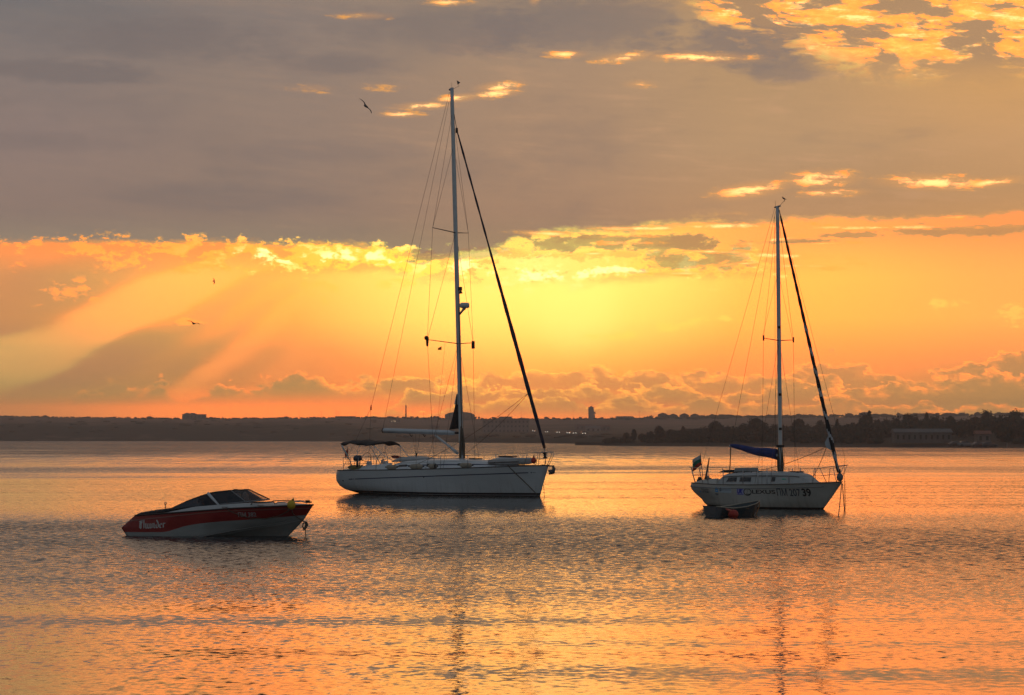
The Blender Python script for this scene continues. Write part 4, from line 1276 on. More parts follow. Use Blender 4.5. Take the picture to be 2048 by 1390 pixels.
# rails
for sd in (-1, 1):
    m = MB()
    m.tube([(-2.2, sd * .98, .92), (-2.28, sd * .98, 1.50), (-2.7, sd * .84, 1.53), (-3.3, sd * .62, 1.55), (-3.62, sd * .36, 1.56), (-3.66, 0, 1.56)], .013, 6)
    m.tube([(-2.24, sd * .98, 1.22), (-3.3, sd * .60, 1.24), (-3.6, 0, 1.25)], .010, 6)
    for p in ((-2.75, .80), (-3.3, .56), (-3.52, .30)):
        m.tube([(p[0] + .1, sd * (p[1] - .08), .92), (p[0] - .05, sd * p[1], 1.54)], .012, 6)
    m.build('pushpit', M_STEEL, B)
    m = MB()
    m.tube([(2.45, sd * .56, .99), (2.52, sd * .55, 1.55), (3.1, sd * .36, 1.64), (3.55, sd * .14, 1.70), (3.70, 0, 1.71)], .013, 6)
    m.tube([(2.95, sd * .34, 1.02), (2.72, sd * .47, 1.59)], .012, 6)
    m.tube([(3.25, sd * .16, 1.04), (3.58, sd * .11, 1.69)], .012, 6)
    m.tube([(2.75, sd * .46, 1.30), (3.4, sd * .18, 1.38)], .010, 6)
    m.build('pulpit', M_STEEL, B)
SB = (-1.4, -.35, .35, .75, 1.6)
for sd in (-1, 1):
    for x in SB:
        a_, b_ = stanch(HB, x, sd, .60, inset=.05)
        MB().tube([a_, b_], .016, 6).build('stanchion', M_ALU if x in (.35, .75) else M_STEEL, B)
    for hz in (.30, .58):
        MB().tube([(-2.26, sd * .97, .92 + hz)] + [tuple(stanch(HB, x, sd, hz, inset=.05)[1]) for x in SB] + [(2.5, sd * .55, .98 + hz)], .005, 5).build('lifeline', M_WIRE, B)
# rig
m = MB(); m.tube([mstb(1.3 + 10.58 * i / 20) for i in range(21)], [.088 if i < 15 else .088 - .018 * (i - 15) / 5 for i in range(21)], 12, flat=(1, .72), up=(1, 0, 0))
mB = m.build('mast', M_ALU, B)
m = MB()
for k_ in range(6):
    a_ = k_ * 1.05
    m.tube([mstb(1.35) + Vector((.10 * math.cos(a_), .08 * math.sin(a_), 0)), mstb(1.75 + .1 * (k_ % 3)) + Vector((.12 * math.cos(a_ + .4), .09 * math.sin(a_ + .4), 0)), mstb(2.35 + .1 * (k_ % 2)) + Vector((.09 * math.cos(a_), .08 * math.sin(a_), 0))], [.032, .03, .015], 7)
m.build('halyard_bundle', M_ROPE, mB)
MB().box(mstb(2.42), (.24, .2, .1)).build('mast_collar', M_RUBBER, mB)
for z in (3.1, 4.45, 7.1):
    MB().box(mstb(z) + Vector((.06, -.06, 0)), (.09, .07, .1)).build('cleat', M_RUBBER, mB)
tb = {}
for sd in (-1, 1):
    a_ = mstb(6.58); b_ = a_ + Vector((-.02, sd * 1.03, .06)); tb[sd] = b_
    sp = MB().tube([a_ + Vector((0, sd * .05, 0)), b_], [.026, .02], 8, flat=(1.5, .7), up=(1, 0, 0)).build('spreader', M_WIRE, mB)
    MB().tube([b_ + Vector((0, 0, -.10)), b_ + Vector((0, 0, .11))], .035, 7).build('spreader_boot', M_RUBBER, sp)
    ch = Vector((.5, sd * 1.15, .95))
    wire('shroud', [mstb(11.6) + Vector((0, sd * .04, 0)), b_, ch], .006, B)
    wire('shroud', [mstb(6.5) + Vector((0, sd * .04, 0)), ch + Vector((.35, -sd * .1, 0))], .006, B)
    wire('shroud', [mstb(6.5) + Vector((0, sd * .04, 0)), ch + Vector((-.4, -sd * .1, 0))], .006, B)
    wire('running_backstay', [mstb(9.2) + Vector((0, sd * .04, 0)), b_ + Vector((-.05, 0, .05))], .005, B)
wire('backstay', [mstb(11.8) - Vector((.14, 0, 0)), (-3.4, 0, 1.2), (-3.42, 0, .95)], .006, B)
wire('topping_lift', [mstb(11.7) - Vector((.1, 0, 0)), (-1.75, 0, 2.52)], .006, B)
wire('forestay', [mstb(11.7) + Vector((.1, 0, 0)), (3.55, 0, 2.0), (3.52, 0, 1.1)], .006, B)
wire('halyard', [mstb(11.5) - Vector((.13, .02, 0)), mstb(1.6) - Vector((.16, .1, 0))], .006, mB, M_ROPE)
m = MB(); m.tube([mstb(11.86) + Vector((-.14, 0, .0)), mstb(11.9) + Vector((.14, 0, 0))], .035, 6); m.build('masthead_fitting', M_STEEL, mB)
MB().tube([mstb(11.9) - Vector((.1, 0, 0)), mstb(12.12) - Vector((.1, 0, 0))], .006, 5).build('antenna', M_WIRE, mB)
m = MB(); m.tube([mstb(11.9) + Vector((.1, 0, 0)), mstb(12.12) + Vector((.36, 0, 0))], .008, 5); m.tube([mstb(12.06) + Vector((.34, 0, 0)), mstb(12.2) + Vector((.32, 0, 0))], .01, 5)
m.poly([mstb(12.12) + Vector((.26, 0, .04)), mstb(12.22) + Vector((.22, 0, .05)), mstb(12.14) + Vector((.44, 0, -.02))], .012); m.build('wind_vane', M_WIRE, mB)
# furled striped headsail
g0, g1 = Vector((3.26, 0, 1.42)), Vector((.66, 0, 11.5))
m = MB(); n_ = 10; rows_ = 90
axis = (g1 - g0).normalized(); u_ = Vector((0, 1, 0)); w_ = axis.cross(u_)
P = []
for i in range(rows_ + 1):
    t = i / rows_
    r_ = .032 + .050 * (1 - t) ** .6 * min(1, .45 + t * 6) + .006 * math.sin(i * 1.3)
    P.append([g0.lerp(g1, t) + (u_ * math.cos(2 * math.pi * k_ / n_) + w_ * math.sin(2 * math.pi * k_ / n_)) * r_ for k_ in range(n_)])
m.loft(P)
for q in range(len(m.f)):
    if q < rows_ * n_:
        i, k_ = divmod(q, n_)
        ph = (k_ / n_ + i * .135) % 1.0
        if (ph < .30 and i < 52) or (i < 7 and k_ % 3 == 0):
            m.mi[q] = 1
gB = m.build('furled_headsail', [M_BLACK, material('white_sailcloth', (.42, .43, .46), .8, var=.1)], B)
q0 = g0.lerp(g1, .115)
m = MB(); m.poly([q0 + Vector((-.03, 0, .30)), q0 + Vector((-.07, 0, .34)), q0 + Vector((-.27, -.03, -.02)), q0 + Vector((-.20, -.04, -.20)), q0 + Vector((-.02, 0, -.30))], .07)
m.build('sail_clew', material('white_clew', (.42, .44, .48), .8, var=.15), gB)
for sd in (-1, 1):
    wire('sheet', sag(q0 + Vector((-.22, 0, -.17)), (.35 if sd < 0 else 1.35, sd * .95, 1.05 if sd > 0 else 1.5), .1), .011, gB, M_ROPE)
wire('forestay', [(3.34, 0, 1.08), g0], .016, gB, M_STEEL)
wire('forestay', [g1, mstb(11.75) + Vector((.08, 0, 0))], .014, gB)
m = MB(); m.tube([(3.33, 0, 1.18), (3.32, 0, 1.22), (3.31, 0, 1.24), (3.30, 0, 1.32), (3.30, 0, 1.34), (3.29, 0, 1.38)], [.08, .08, .05, .05, .08, .07], 10); m.build('furler_drum', M_RUBBER, gB)
# boom under its blue cover
m = MB(); P = []
for i in range(21):
    t = i / 20
    x = -1.80 + 2.22 * t
    zt = 2.50 - .20 * t + .02 * math.sin(t * 9); h = .13 + .30 * t ** .8
    w = .06 + .10 * t
    P.append([(x, 0, zt), (x, -w * .7, zt - h * .18), (x, -w * (1 + .06 * math.sin(i * 1.7)), zt - h * .6), (x, -w * .5, zt - h * .96), (x, 0, zt - h), (x, w * .5, zt - h * .96), (x, w, zt - h * .6), (x, w * .7, zt - h * .18)])
m.loft(P)
m.build('sail_cover', M_BLUE, B)
MB().tube([(.5, 0, 2.05), (.2, 0, 2.10), (-1.84, 0, 2.42)], .055, 8).build('boom', M_ALU, B)
wire('mainsheet', [(-1.80, 0, 2.44), (-1.82, -.02, 1.7), (-1.86, -.05, 1.0)], .022, B, M_ROPE)

t = thing_on(B, 'ensign', (-3.10, -.18, 1.35), label='white, green and red striped flag flying at the stern of the small cream yacht', category='flag')
MB().tube([(.06, 0, -.4), (-.08, 0, .80)], .013, 6).build('staff', M_WIRE, t)
m = MB(); P = []
for b_ in range(10):
    P.append([(-.07 + .045 * (b_ / 9) + .0 - .48 * (a_ / 9) * .9, .05 * math.sin(a_ * .8 + b_ * .3) - .02, .72 - .44 * (b_ / 9) - .26 * (a_ / 9) ** 1.1 + .0) for a_ in range(10)])
m.grid(P)
for q in range(len(m.mi)):
    m.mi[q] = (q // 9) // 3
fl = m.build('cloth', [material('flag_white', (.46, .46, .45), .9), material('flag_green', (.02, .15, .10), .9), material('flag_red', (.42, .035, .02), .9)], t, fix=False)
fl.modifiers.new('thick', 'SOLIDIFY').thickness = .005
t = thing_on(B, 'buoy', (3.40, -.12, 1.26), label='grey ball fender hanging under the bow rail of the small cream yacht', category='buoy')
MB().ball((0, 0, -.02), (.125, .125, .16), 14, 10).build('ball', material('grey_fender', (.13, .14, .15), .6), t)
MB().tube([(0, 0, .12), (0, 0, .3)], [.05, .025], 7).build('eye', M_RUBBER, t)
def free_rope(name, pts, r, label, mat=None, **k_):
    o = empty(name, pts[0], label=label, category='rope', **k_)
    m_ = MB(); m_.tube([Vector(p) - Vector(pts[0]) for p in pts], r, 6); m_.build('strand', mat or M_ROPE, o)
    return o
p0 = on(B, (3.42, -.03, 1.0))
q = at(1674, 69.5); q.z = -.12
free_rope('mooring_rope', sag(p0, q, .05, 7), .018, 'near-vertical mooring rope from the bow of the small cream yacht, left of two more')
q = at(1687.5, 77.0); q.z = -.12
free_rope('mooring_rope', sag(p0 + Vector((.03, 0, 0)), q, .04, 7), .017, 'inner of two slanting mooring ropes meeting the water ahead of the small yacht')
free_rope('mooring_rope', sag(p0 + Vector((.12, .0, .1)), q + Vector((.02, 0, 0)), .02, 7), .015, 'outer of two slanting mooring ropes meeting the water ahead of the small yacht')

# ------------------------------------------------------------------ rowing dinghy lying alongside
D_ = empty('rowing_boat', at(1466, 70.3), R(32), label='small dark teal rowing boat lying in front of the cream yacht', category='rowing boat')
bD = lambda u, h: .52 * (lp(u, [(0, .74), (.3, .98), (.55, 1.0), (.8, .72), (.94, .30), (1, .03)])) * (.55 + .45 * max(h, 0) ** .6)
HD = Hull([(-.15, .85), (.10, .95), (.52, 1.16)], [(-.15, -.98), (.4, -1.06)], lambda u: lp(u, [(0, .38), (.3, .31), (.6, .36), (.85, .46), (1, .54)]), bD, -.15, 24, 8)
def dfn(N):
    tc = N.node('ShaderNodeTexCoord'); x, y, z = N.sep(S(N, tc.outputs['Object']))
    n = N.noise(x * 3, z * 9, 4, .6)
    return N.mix(N.mix((.012, .028, .036), (.025, .05, .06), n), (.085, .10, .115), N.smooth(-.80, -.88, x))
hD = HD.mesh('hull', material('teal_hull_paint', (.02, .04, .05), .5, fn=dfn), D_)
HD.rail('gunwale', M_ROPEL, hD, .018)
m = MB(); P = []
for i in range(21):
    p = HD.pt(i / 20, .55); w = abs(p.y) * .9
    P.append([(p.x, -w, p.z), (p.x, 0, p.z - .08), (p.x, w, p.z)])
m.grid(P); m.build('floor', material('dark_wet_wood', (.02, .018, .015), .7), D_)
for x in (-.5, .2):
    w = HD.deck_y(x) - .01
    MB().box((x, 0, HD.deck_z(x) - .07), (.2, 2 * w, .03)).build('thwart', material('worn_thwart', (.12, .09, .06), .7), D_)
m = MB(); m.tube([(.62, -(HD.y_at(.62, .40) + .01), .41), (.68, -(HD.y_at(.68, .2) + .012), .2), (.72, -(HD.y_at(.72, 0) + .015), -.02)], .010, 5); m.build('hanging_line', M_ROPE, D_)
m = MB(); m.tube([(1.10, -.06, .50), (1.13, -.03, .35), (1.02, -.02, .12), (.97, -.02, -.05)], .022, 6); m.build('stem_band', material('orange_brown_stem', (.35, .16, .06), .5), D_)  # orange-brown band down the stem
t = thing_on(D_, 'buoy', (-.52, -.64, .11), label='red ball fender floating against the side of the small rowing boat', category='buoy')
MB().ball((0, 0, .0), (.20, .15, .16), 14, 10).build('ball', material('faded_red_plastic', (.34, .022, .012), .6, var=.15), t)
MB().tube([(-.1, 0, .10), (-.28, .05, .19)], [.06, .02], 7).build('eye', material('pale_red_plastic', (.5, .10, .07), .6), t)

# ------------------------------------------------------------------ red and white speedboat
SP = empty('speedboat', (-8.4, 57.0, 0), R(-14), label='red and white speedboat with tinted windscreen and a dark canvas cover', category='speedboat')
def chz(u): return lp(u, [(0, -.12), (.35, -.08), (.5, .0), (.7, .19), (.88, .36), (1, .52)])
def kez(u): return lp(u, [(0, -.35), (.8, -.35), (.92, -.05), (1, .4)])
def shz(u): return lp(u, [(0, .57), (.3, .68), (.6, .80), (.85, .86), (1, .88)])
def bS(u, h):
    z = -.35 + (shz(u) + .35) * h
    bd = .98 * lp(u, [(0, .92), (.25, 1.0), (.5, .98), (.7, .86), (.84, .62), (.93, .36), (.98, .14), (1, .03)])
    bc = .98 * lp(u, [(0, .84), (.25, .88), (.5, .82), (.7, .60), (.84, .34), (.93, .15), (1, .015)])
    c, k_ = chz(u), -.35
    if z >= c:
        return bc + .03 * (1 - u) + (bd - bc - .03 * (1 - u)) * ((z - c) / max(shz(u) - c, .01)) ** .8
    return max(.008, bc * max(0, (z - k_) / max(c - k_, .01)) ** .9)
HS = Hull([(-.35, 1.9), (-.02, 2.15), (.45, 2.62), (.88, 2.90)], [(-.35, -2.3), (0, -2.36), (.21, -2.51), (.24, -2.50), (.57, -2.10)], shz, bS, -.35, 60, 40)
def sfn(N):
    tc = N.node('ShaderNodeTexCoord'); x, y, z = N.sep(S(N, tc.outputs['Object']))
    n = N.noise(x * 1.2, z * 4, 4, .6)
    low = N.curve(x, [(-2.6, .10), (-1.5, .11), (-1.2, .12), (-.9, .19), (-.6, .28), (-.2, .355), (.4, .42), (1.1, .47), (1.9, .53), (2.9, .62)], -2.6, 2.9, 0, 1)
    line = N.curve(x, [(-2.6, .38), (-2.2, .43), (-1.5, .505), (-.6, .60), (.4, .70), (1.5, .755), (2.9, .79)], -2.6, 2.9, 0, 1)
    white = N.mix((.27, .28, .28), (.34, .35, .35), n)
    chine = N.curve(x, [(-2.6, 0), (0, 0), (.3, .01), (1.1, .17), (2.0, .32), (2.7, .47), (2.9, .5)], -2.6, 2.9, 0, 1)
    white = N.mix(white, N.mix((.16, .165, .16), (.21, .21, .20), n), N.smooth(chine + .006, chine - .006, z))  # shade of the downward-facing bottom put into the colour below the chine
    red = N.mix((.25, .012, .012), (.31, .017, .015), n)
    dark = N.mix((.13, .008, .010), (.16, .010, .012), n)
    c = N.mix(white, red, N.smooth(low - .005, low + .005, z))
    c = N.mix(c, (.30, .12, .10), N.smooth(.016, .008, N.m('ABSOLUTE', z - line)))
    c = N.mix(c, dark, N.smooth(.008, .004, N.m('ABSOLUTE', z - line + .02)))
    return c
hS = HS.mesh('hull', material('speedboat_paint', (.3, .02, .02), .28, coat=.3, fn=sfn), SP)
HS.rail('rubbing_strake', material('dark_strake', (.03, .012, .012), .5), hS, .022)
m = MB(); P = []
for i in range(49):
    p = HS.pt(i / 48, chz(i / 48) * 0 + ((chz(i / 48) + .35) / (shz(i / 48) + .35)), -1)
    P.append(p)
for sd in (-1, 1):
    m = MB(); m.tube([(p.x, sd * (abs(p.y) + .004), p.z) for p in P if p.x > -.4], .014, 5); m.build('spray_rail', material('grey_spray_rail', (.22, .22, .22), .5), hS)
# name and number
th = [[(-.08, 1.0), (.26, 1.08)], [(.02, 1.05), (-.02, .2), (.1, .02)], [(.10, 1.0), (.10, .05)], [(.22, .95), (.16, .7)],
      [(.36, 1.15), (.36, .05)], [(.36, .55), (.54, .68), (.54, .1), (.62, .02)],
      [(.72, .66), (.72, .1), (.82, .02), (.92, .12)], [(.92, .66), (.92, .1), (1.0, .02)],
      [(1.10, .66), (1.10, .04)], [(1.10, .55), (1.28, .68), (1.28, .1), (1.36, .02)],
      [(1.62, .66), (1.46, .5), (1.48, .12), (1.6, .02), (1.68, .14), (1.66, .7), (1.52, 1.1)],
      [(1.80, .32), (1.96, .42), (1.92, .64), (1.80, .5), (1.80, .14), (1.9, .02), (2.02, .14)],
      [(2.12, .66), (2.12, .04)], [(2.12, .52), (2.2, .62), (2.3, .58)]]
shp = brush([[(a_ * .34, b_ * .21) for a_, b_ in q] for q in th], .042, R(35))
HS.letter('boat_name', material('white_lettering', (.55, .53, .52), .5), hS, '', -1.93, .20, 1, shape=shp, slope=.05)
HS.letter('registration_number', material('grey_white_lettering', (.36, .33, .33), .5), hS, 'ПМ 382', .98, .56, .17, .86, bold=.004, slope=.02)
# decks
m = MB(); P = []
for i in range(61):
    p = HS.pt(i / 60, 1.0)
    w = abs(p.y) - .006
    P.append([(p.x, w * t, p.z + .09 * (1 - abs(t) ** 2.2) * min(1, w * 1.6)) for t in (-1, -.9, -.75, -.5, 0, .5, .75, .9, 1)])
m.grid(P)
dk = m.build('deck', material('deck_gelcoat', (.34, .34, .34), .4, var=.08), SP)
# white coaming along the cockpit
for sd in (-1, 1):
    m = MB()
    xs_ = [-1.15 + 2.9 * i / 20 for i in range(21)]
    m.loft([[(x, sd * (HS.deck_y(x) - .05), HS.deck_z(x) + .0), (x, sd * (HS.deck_y(x) - .09), HS.deck_z(x) + .02 + .10 * min(1, (x + 1.15) * 1.2, (1.9 - x) * 1.5)), (x, sd * (HS.deck_y(x) - .2), HS.deck_z(x) + .03 + .10 * min(1, (x + 1.15) * 1.2, (1.9 - x) * 1.5)), (x, sd * (HS.deck_y(x) - .22), HS.deck_z(x))] for x in xs_], smooth=False)
    m.build('coaming', material('white_coaming', (.48, .49, .50), .35, var=.05), SP)
# canvas cover with tinted side windows
CV = [(-2.08, .80, .585, .635), (-1.8, .84, .62, .68), (-1.4, .86, .66, .73), (-1.1, .86, .70, .78), (-.85, .85, .76, .90), (-.6, .84, .79, 1.02), (-.3, .83, .80, 1.13), (0, .81, .82, 1.215), (.35, .79, .85, 1.25), (.62, .76, .88, 1.275)]
m = MB(); rings = []
for x, w, zb_, zt in CV:
    k_ = min(1, (zt - zb_) / .35)
    wt = w - .22 * k_
    rings.append([(x, -w, zb_), (x, -(w * .5 + wt * .5), zb_ + (zt - zb_) * .5), (x, -wt, zt - .02), (x, -wt * .6, zt + .015), (x, 0, zt + .03), (x, wt * .6, zt + .015), (x, wt, zt - .02), (x, w * .5 + wt * .5, zb_ + (zt - zb_) * .5), (x, w, zb_)])
m.grid(rings)
m.grid([rings[0], [(p[0], p[1], p[2] - .05) for p in rings[0]]])
cv = m.build('canvas_cover', material('dark_canvas', (.014, .014, .018), .8, var=.35, vscale=4, bump=.02), SP)
def cvs(x, t, off, sd):
    w = lp(x, [(c[0], c[1]) for c in CV]); zb_ = lp(x, [(c[0], c[2]) for c in CV]); zt = lp(x, [(c[0], c[3]) for c in CV])
    k_ = min(1, (zt - zb_) / .35); wt = w - .22 * k_
    return Vector((x, sd * (w + (wt - w) * t + off), zb_ + (zt - .02 - zb_) * t))
M_TINT = material('tinted_vinyl', (.018, .024, .034), .12, spec=.6)
for sd in (-1, 1):
    mm = MB()
    mm.grid([[cvs(-1.0 + .86 * i / 10 + .16 * t * (1 - i / 10), t, .008, sd) for t in (.14, .86)] for i in range(11)], False)
    mm.build('side_window', M_TINT, cv, fix=False)
    mm = MB()
    a_ = cvs(-.02, .98, .014, sd); b_ = cvs(.44, .02, .014, sd)
    mm.tube([a_ + Vector((0, 0, .03)), b_ + Vector((.06, 0, -.06))], [.045, .058], 6, flat=(1, .5), up=(1, 0, 0))
    mm.build('arch_bar', material('white_arch', (.55, .57, .60), .35), SP)
# wrap-round windscreen
pb = [(.44, -.80, .905), (1.16, -.70, .975), (1.60, 0, 1.03), (1.16, .70, .975), (.44, .80, .905)]
pt_ = [(.05, -.60, 1.215), (.66, -.55, 1.285), (.98, 0, 1.30), (.66, .55, 1.285), (.05, .60, 1.215)]
def glass(name, tint, alpha):
    m_ = bpy.data.materials.new(name); m_.use_nodes = True
    t_ = m_.node_tree; b_ = t_.nodes['Principled BSDF']
    b_.inputs['Base Color'].default_value = tint + (1,); b_.inputs['Roughness'].default_value = .05; b_.inputs['Alpha'].default_value = alpha
    return m_
M_CLEAR = glass('windscreen_glass', (.12, .10, .10), .22)
M_DGL = glass('dark_windscreen_glass', (.012, .014, .02), .93)
ws = empty('windscreen', (0, 0, 0)); ws.parent = SP
for i in range(4):
    q = [Vector(pb[i]), Vector(pb[i + 1]), Vector(pt_[i + 1]), Vector(pt_[i])]
    nn = (q[1] - q[0]).cross(q[3] - q[0]).normalized()
    MB().poly(q, .008, nn).build('pane', M_DGL if i in (0, 3) else M_CLEAR, ws)
m = MB(); m.tube(pb, .016, 6); m.build('lower_frame', material('frame_alloy', (.22, .22, .23), .4, metal=.5), ws)
m = MB(); m.tube(pt_, .016, 6); m.build('upper_frame', M_RUBBER, ws)
for i in range(5):
    MB().tube([pb[i], pt_[i]], .017 if i in (1, 2, 3) else .014, 6).build('pillar', material('pillar_alloy', (.20, .20, .21), .4, metal=.5) if i in (1, 3) else M_RUBBER, ws)
MB().box((.70, -.30, 1.305), (.10, .06, .03)).build('latch', M_RUBBER, ws)
m = MB(); m.ball((.75, .28, 1.0), (.10, .2, .22), 10, 7); m.box((.6, .28, .9), (.12, .42, .3), taper=.9); m.build('seat', material('seat_vinyl', (.10, .07, .06), .6), SP)
m = MB(); m.ball((.75, -.28, 1.0), (.10, .2, .22), 10, 7); m.box((.6, -.28, .9), (.12, .42, .3), taper=.9); m.build('seat', material('seat_vinyl_dark', (.06, .045, .045), .6), SP)
# bow rails, ski eye, cleats
for sd in (-1, 1):
    m = MB()
    m.tube([(1.35, sd * .80, .90), (1.40, sd * .79, .955), (1.95, sd * .62, .985), (2.0, sd * .60, .91)], .014, 6)
    m.build('grab_rail', M_RUBBER, SP)
    m = MB(); m.tube([(2.02, sd * .58, .92), (2.06, sd * .57, .965), (2.4, sd * .36, .985), (2.66, sd * .17, .97), (2.76, sd * .10, .93)], .014, 6)
    m.build('bow_rail', M_STEEL, SP)
    for x in (.62, 1.62):
        m = MB(); m.tube([(x - .09, sd * (HS.deck_y(x) - .03), HS.deck_z(x) + .05), (x + .09, sd * (HS.deck_y(x) - .03), HS.deck_z(x) + .05)], .015, 6); m.box((x, sd * (HS.deck_y(x) - .03), HS.deck_z(x) + .03), (.06, .03, .05)); m.build('cleat', M_STEEL, SP)
m = MB(); m.box((2.74, 0, .98), (.12, .05, .06)); m.tube([(2.7, 0, .95), (2.86, 0, .96)], .02, 6); m.build('bow_roller', M_RUBBER, SP)
m = MB(); m.tube([(-1.52, -.1, .70), (-1.52, -.1, .84), (-1.54, -.13, .90), (-1.52, -.10, .93), (-1.50, -.07, .90), (-1.52, -.1, .84)], .012, 6); m.build('ski_eye', M_STEEL, SP)
m = MB(); m.tube([(2.56, 0, .42), (2.66, 0, .42), (2.67, 0, .36), (2.58, 0, .35)], .012, 6); m.build('bow_eye', M_STEEL, SP)

t = thing_on(SP, 'buoy', (2.44, -.50, .90), label='yellow ball fender hanging on the bow of the red speedboat', category='buoy')
MB().ball((0, 0, 0), (.118, .118, .135), 16, 11).build('ball', material('yellow_plastic', (.55, .36, .012), .45, var=.1), t)
MB().tube([(.03, 0, .12), (.07, 0, .165)], [.035, .025], 7).build('eye', material('yellow_eye', (.35, .22, .01), .5), t)
def onS(pts): return [on(SP, p) for p in pts]
hp = lambda x, z: (x, -(HS.y_at(x, z) + .015), z)
free_rope('mooring_rope', onS([(.62, -(HS.deck_y(.62) - .03), HS.deck_z(.62) + .06), hp(.74, .74), hp(1.0, .62), hp(1.3, .52), hp(1.7, .505), hp(2.05, .58), hp(2.28, .70), (2.42, -.50, .80)]), .013, 'brown rope looped along the side of the red speedboat up to the yellow ball')
free_rope('mooring_rope', onS([(2.44, -.47, .77), hp(2.40, .64), hp(2.5, .52), hp(2.58, .46), (2.66, -.02, .40), (2.70, -.02, .30), (2.68, -.02, .12), (2.72, -.02, -.15)]), .013, 'rope running from the yellow ball round the stem into the water')
o = empty('rope_hank', on(SP, (2.66, -.03, .40)), label='dark hank of rope hanging from the stem of the red speedboat', category='rope')
m = MB()
for k_ in range(5):
    w = .035 + .012 * k_; d_ = .18 + .03 * (k_ % 3)
    c0 = on(SP, (2.66 + .008 * k_, -.05, .40)) - o.location
    m.tube([c0 + Vector((-w * .5, 0, 0)), c0 + Vector((-w, -.01, -d_ * .6)), c0 + Vector((-w * .4, -.02, -d_)), c0 + Vector((w * .3, -.02, -d_ * .8)), c0 + Vector((w * .9, 0, -d_ * .4)), c0 + Vector((w * .4, 0, .02))], .012, 5)
m.build('strand', M_ROPE, o)

# ------------------------------------------------------------------ vegetation
def leaf_mat(name, a, b):
    def fn(N):
        g = N.node('ShaderNodeNewGeometry')
        x, y, z = N.sep(S(N, g.outputs['Position']))
        return N.mix(a, b, N.noise(x * .45 + y * .2, z * .6 + y * .13, 3, .6))
    return material(name, a, .9, spec=.1, fn=fn)
M_LEAF = leaf_mat('dark_foliage', (.016, .018, .010), (.050, .045, .026))
M_LEAF2 = leaf_mat('ridge_foliage', (.030, .027, .018), (.075, .058, .040))
M_BARK = material('bark', (.05, .04, .03), .9, var=.3)
def crown(m, c, r, n, s, rg, core=True, spiky=0.0):
    c = Vector(c)
    if core:
        m.ball(c, (r[0] * .72, r[1] * .72, r[2] * .78), 8, 6)
    lob = [(Vector((rg.gauss(0, 1), rg.gauss(0, 1), rg.gauss(0, 1))).normalized(), rg.uniform(.75, 1.22)) for _ in range(9)]
    for _ in range(n):
        d = Vector((rg.gauss(0, 1), rg.gauss(0, 1), rg.gauss(0, 1))).normalized()
        k = max(lob, key=lambda q: q[0].dot(d))[1]
        rr = rg.uniform(.62, 1.0) * k
        if spiky:
            rr *= 1 - spiky * max(0, abs(d.x))
        p = c + Vector((d.x * r[0], d.y * r[1], d.z * r[2])) * rr
        u = Vector((rg.gauss(0, 1), rg.gauss(0, 1), rg.gauss(0, 1))).normalized()
        v = u.orthogonal().normalized()
        q = s * rg.uniform(.6, 1.3)
        m.add([p - u * q, p + v * q * .6, p + u * q, p - v * q * .6], [(0, 1, 2, 3)])
WTOP = [(1238, 879), (1262, 870), (1300, 860), (1330, 855), (1400, 855), (1430, 849), (1470, 853), (1500, 843), (1530, 842), (1560, 848), (1590, 842), (1620, 845), (1660, 847), (1700, 841), (1740, 835), (1770, 836), (1815, 832), (1850, 830), (1900, 833), (1950, 829), (2000, 825), (2048, 823), (2300, 818)]
rg = random.Random(11)
wm = MB()
for row in range(4):
    px = 1240.0
    while px < 2260:
        w = lp(px, HWID)
        D = lp(px, HSHORE) + w * (.74 - .19 * row + rg.uniform(-.05, .05))
        top = zof(lp(px, WTOP) + row * 7 + rg.uniform(-1, 7), D)
        g = head_z(px, D)
        if row == 3 and 1770 < px < 2000: top = g - 1
        h = top - g
        if h > .6:
            p = at(px, D)
            rx = rg.uniform(1.5, 2.8) if px > 1300 else rg.uniform(.8, 1.5)
            crown(wm, (p.x, p.y, g + h * .5), (rx, rx, h * .53), 170 if px < 2100 else 50, .42, rg)
        px += rg.uniform(14, 24) * (1 if px < 2080 else 1.6)
# undergrowth along the bank
for i in range(120):
    px = rg.uniform(1205, 2200)
    D = lp(px, HSHORE) + lp(px, HWID) * rg.uniform(.10, .22)
    if 1765 < px < 2000: continue
    p = at(px, D); g = head_z(px, D)
    r_ = rg.uniform(.5, 1.3)
    crown(wm, (p.x, p.y, g + r_ * .5), (r_ * 1.5, r_, r_), 40, .35, rg)
wm.build('woodland', M_LEAF, fix=False, kind='stuff')

def tree(px, frac, top_py, wpx, label, kind='tree', spiky=0.0, n=420):
    D = lp(px, HSHORE) + lp(px, HWID) * frac
    p = at(px, D); g = head_z(px, D); top = zof(top_py, D); h = top - g
    rx = wpx / 2 / 4000 * D
    o = empty('tree' if kind == 'tree' else kind, (p.x, p.y, g), label=label, category='tree' if kind != 'shrub' else 'shrub', group='trees standing out above the headland wood')
    m = MB(); m.tube([(0, 0, -.3), (.05, 0, h * .3), (0, .05, h * .7)], [.05 * h, .035 * h, .012 * h], 7)
    for a in (0.4, 2.2, 4.1):
        m.tube([(0, 0, h * .3), (math.cos(a) * rx * .5, math.sin(a) * rx * .5, h * .55)], [.02 * h, .008 * h], 5)
    m.build('trunk', M_BARK, o)
    m = MB()
    if kind == 'conifer':
        for k in range(7):
            t = k / 6
            crown(m, (0, 0, h * (.25 + .66 * t)), (rx * 1.15 * (1 - t * .75), rx * 1.15 * (1 - t * .75), h * .12), 70, .32, rg, core=True)
    else:
        crown(m, (0, 0, h * .58), (rx, rx, h * .42), n, .36, rg)
        crown(m, (rx * .4, 0, h * .45), (rx * .6, rx * .6, h * .3), n // 3, .36, rg)
        crown(m, (-rx * .45, 0, h * .42), (rx * .6, rx * .6, h * .3), n // 3, .36, rg)
    m.build('crown', M_LEAF, o, fix=False)
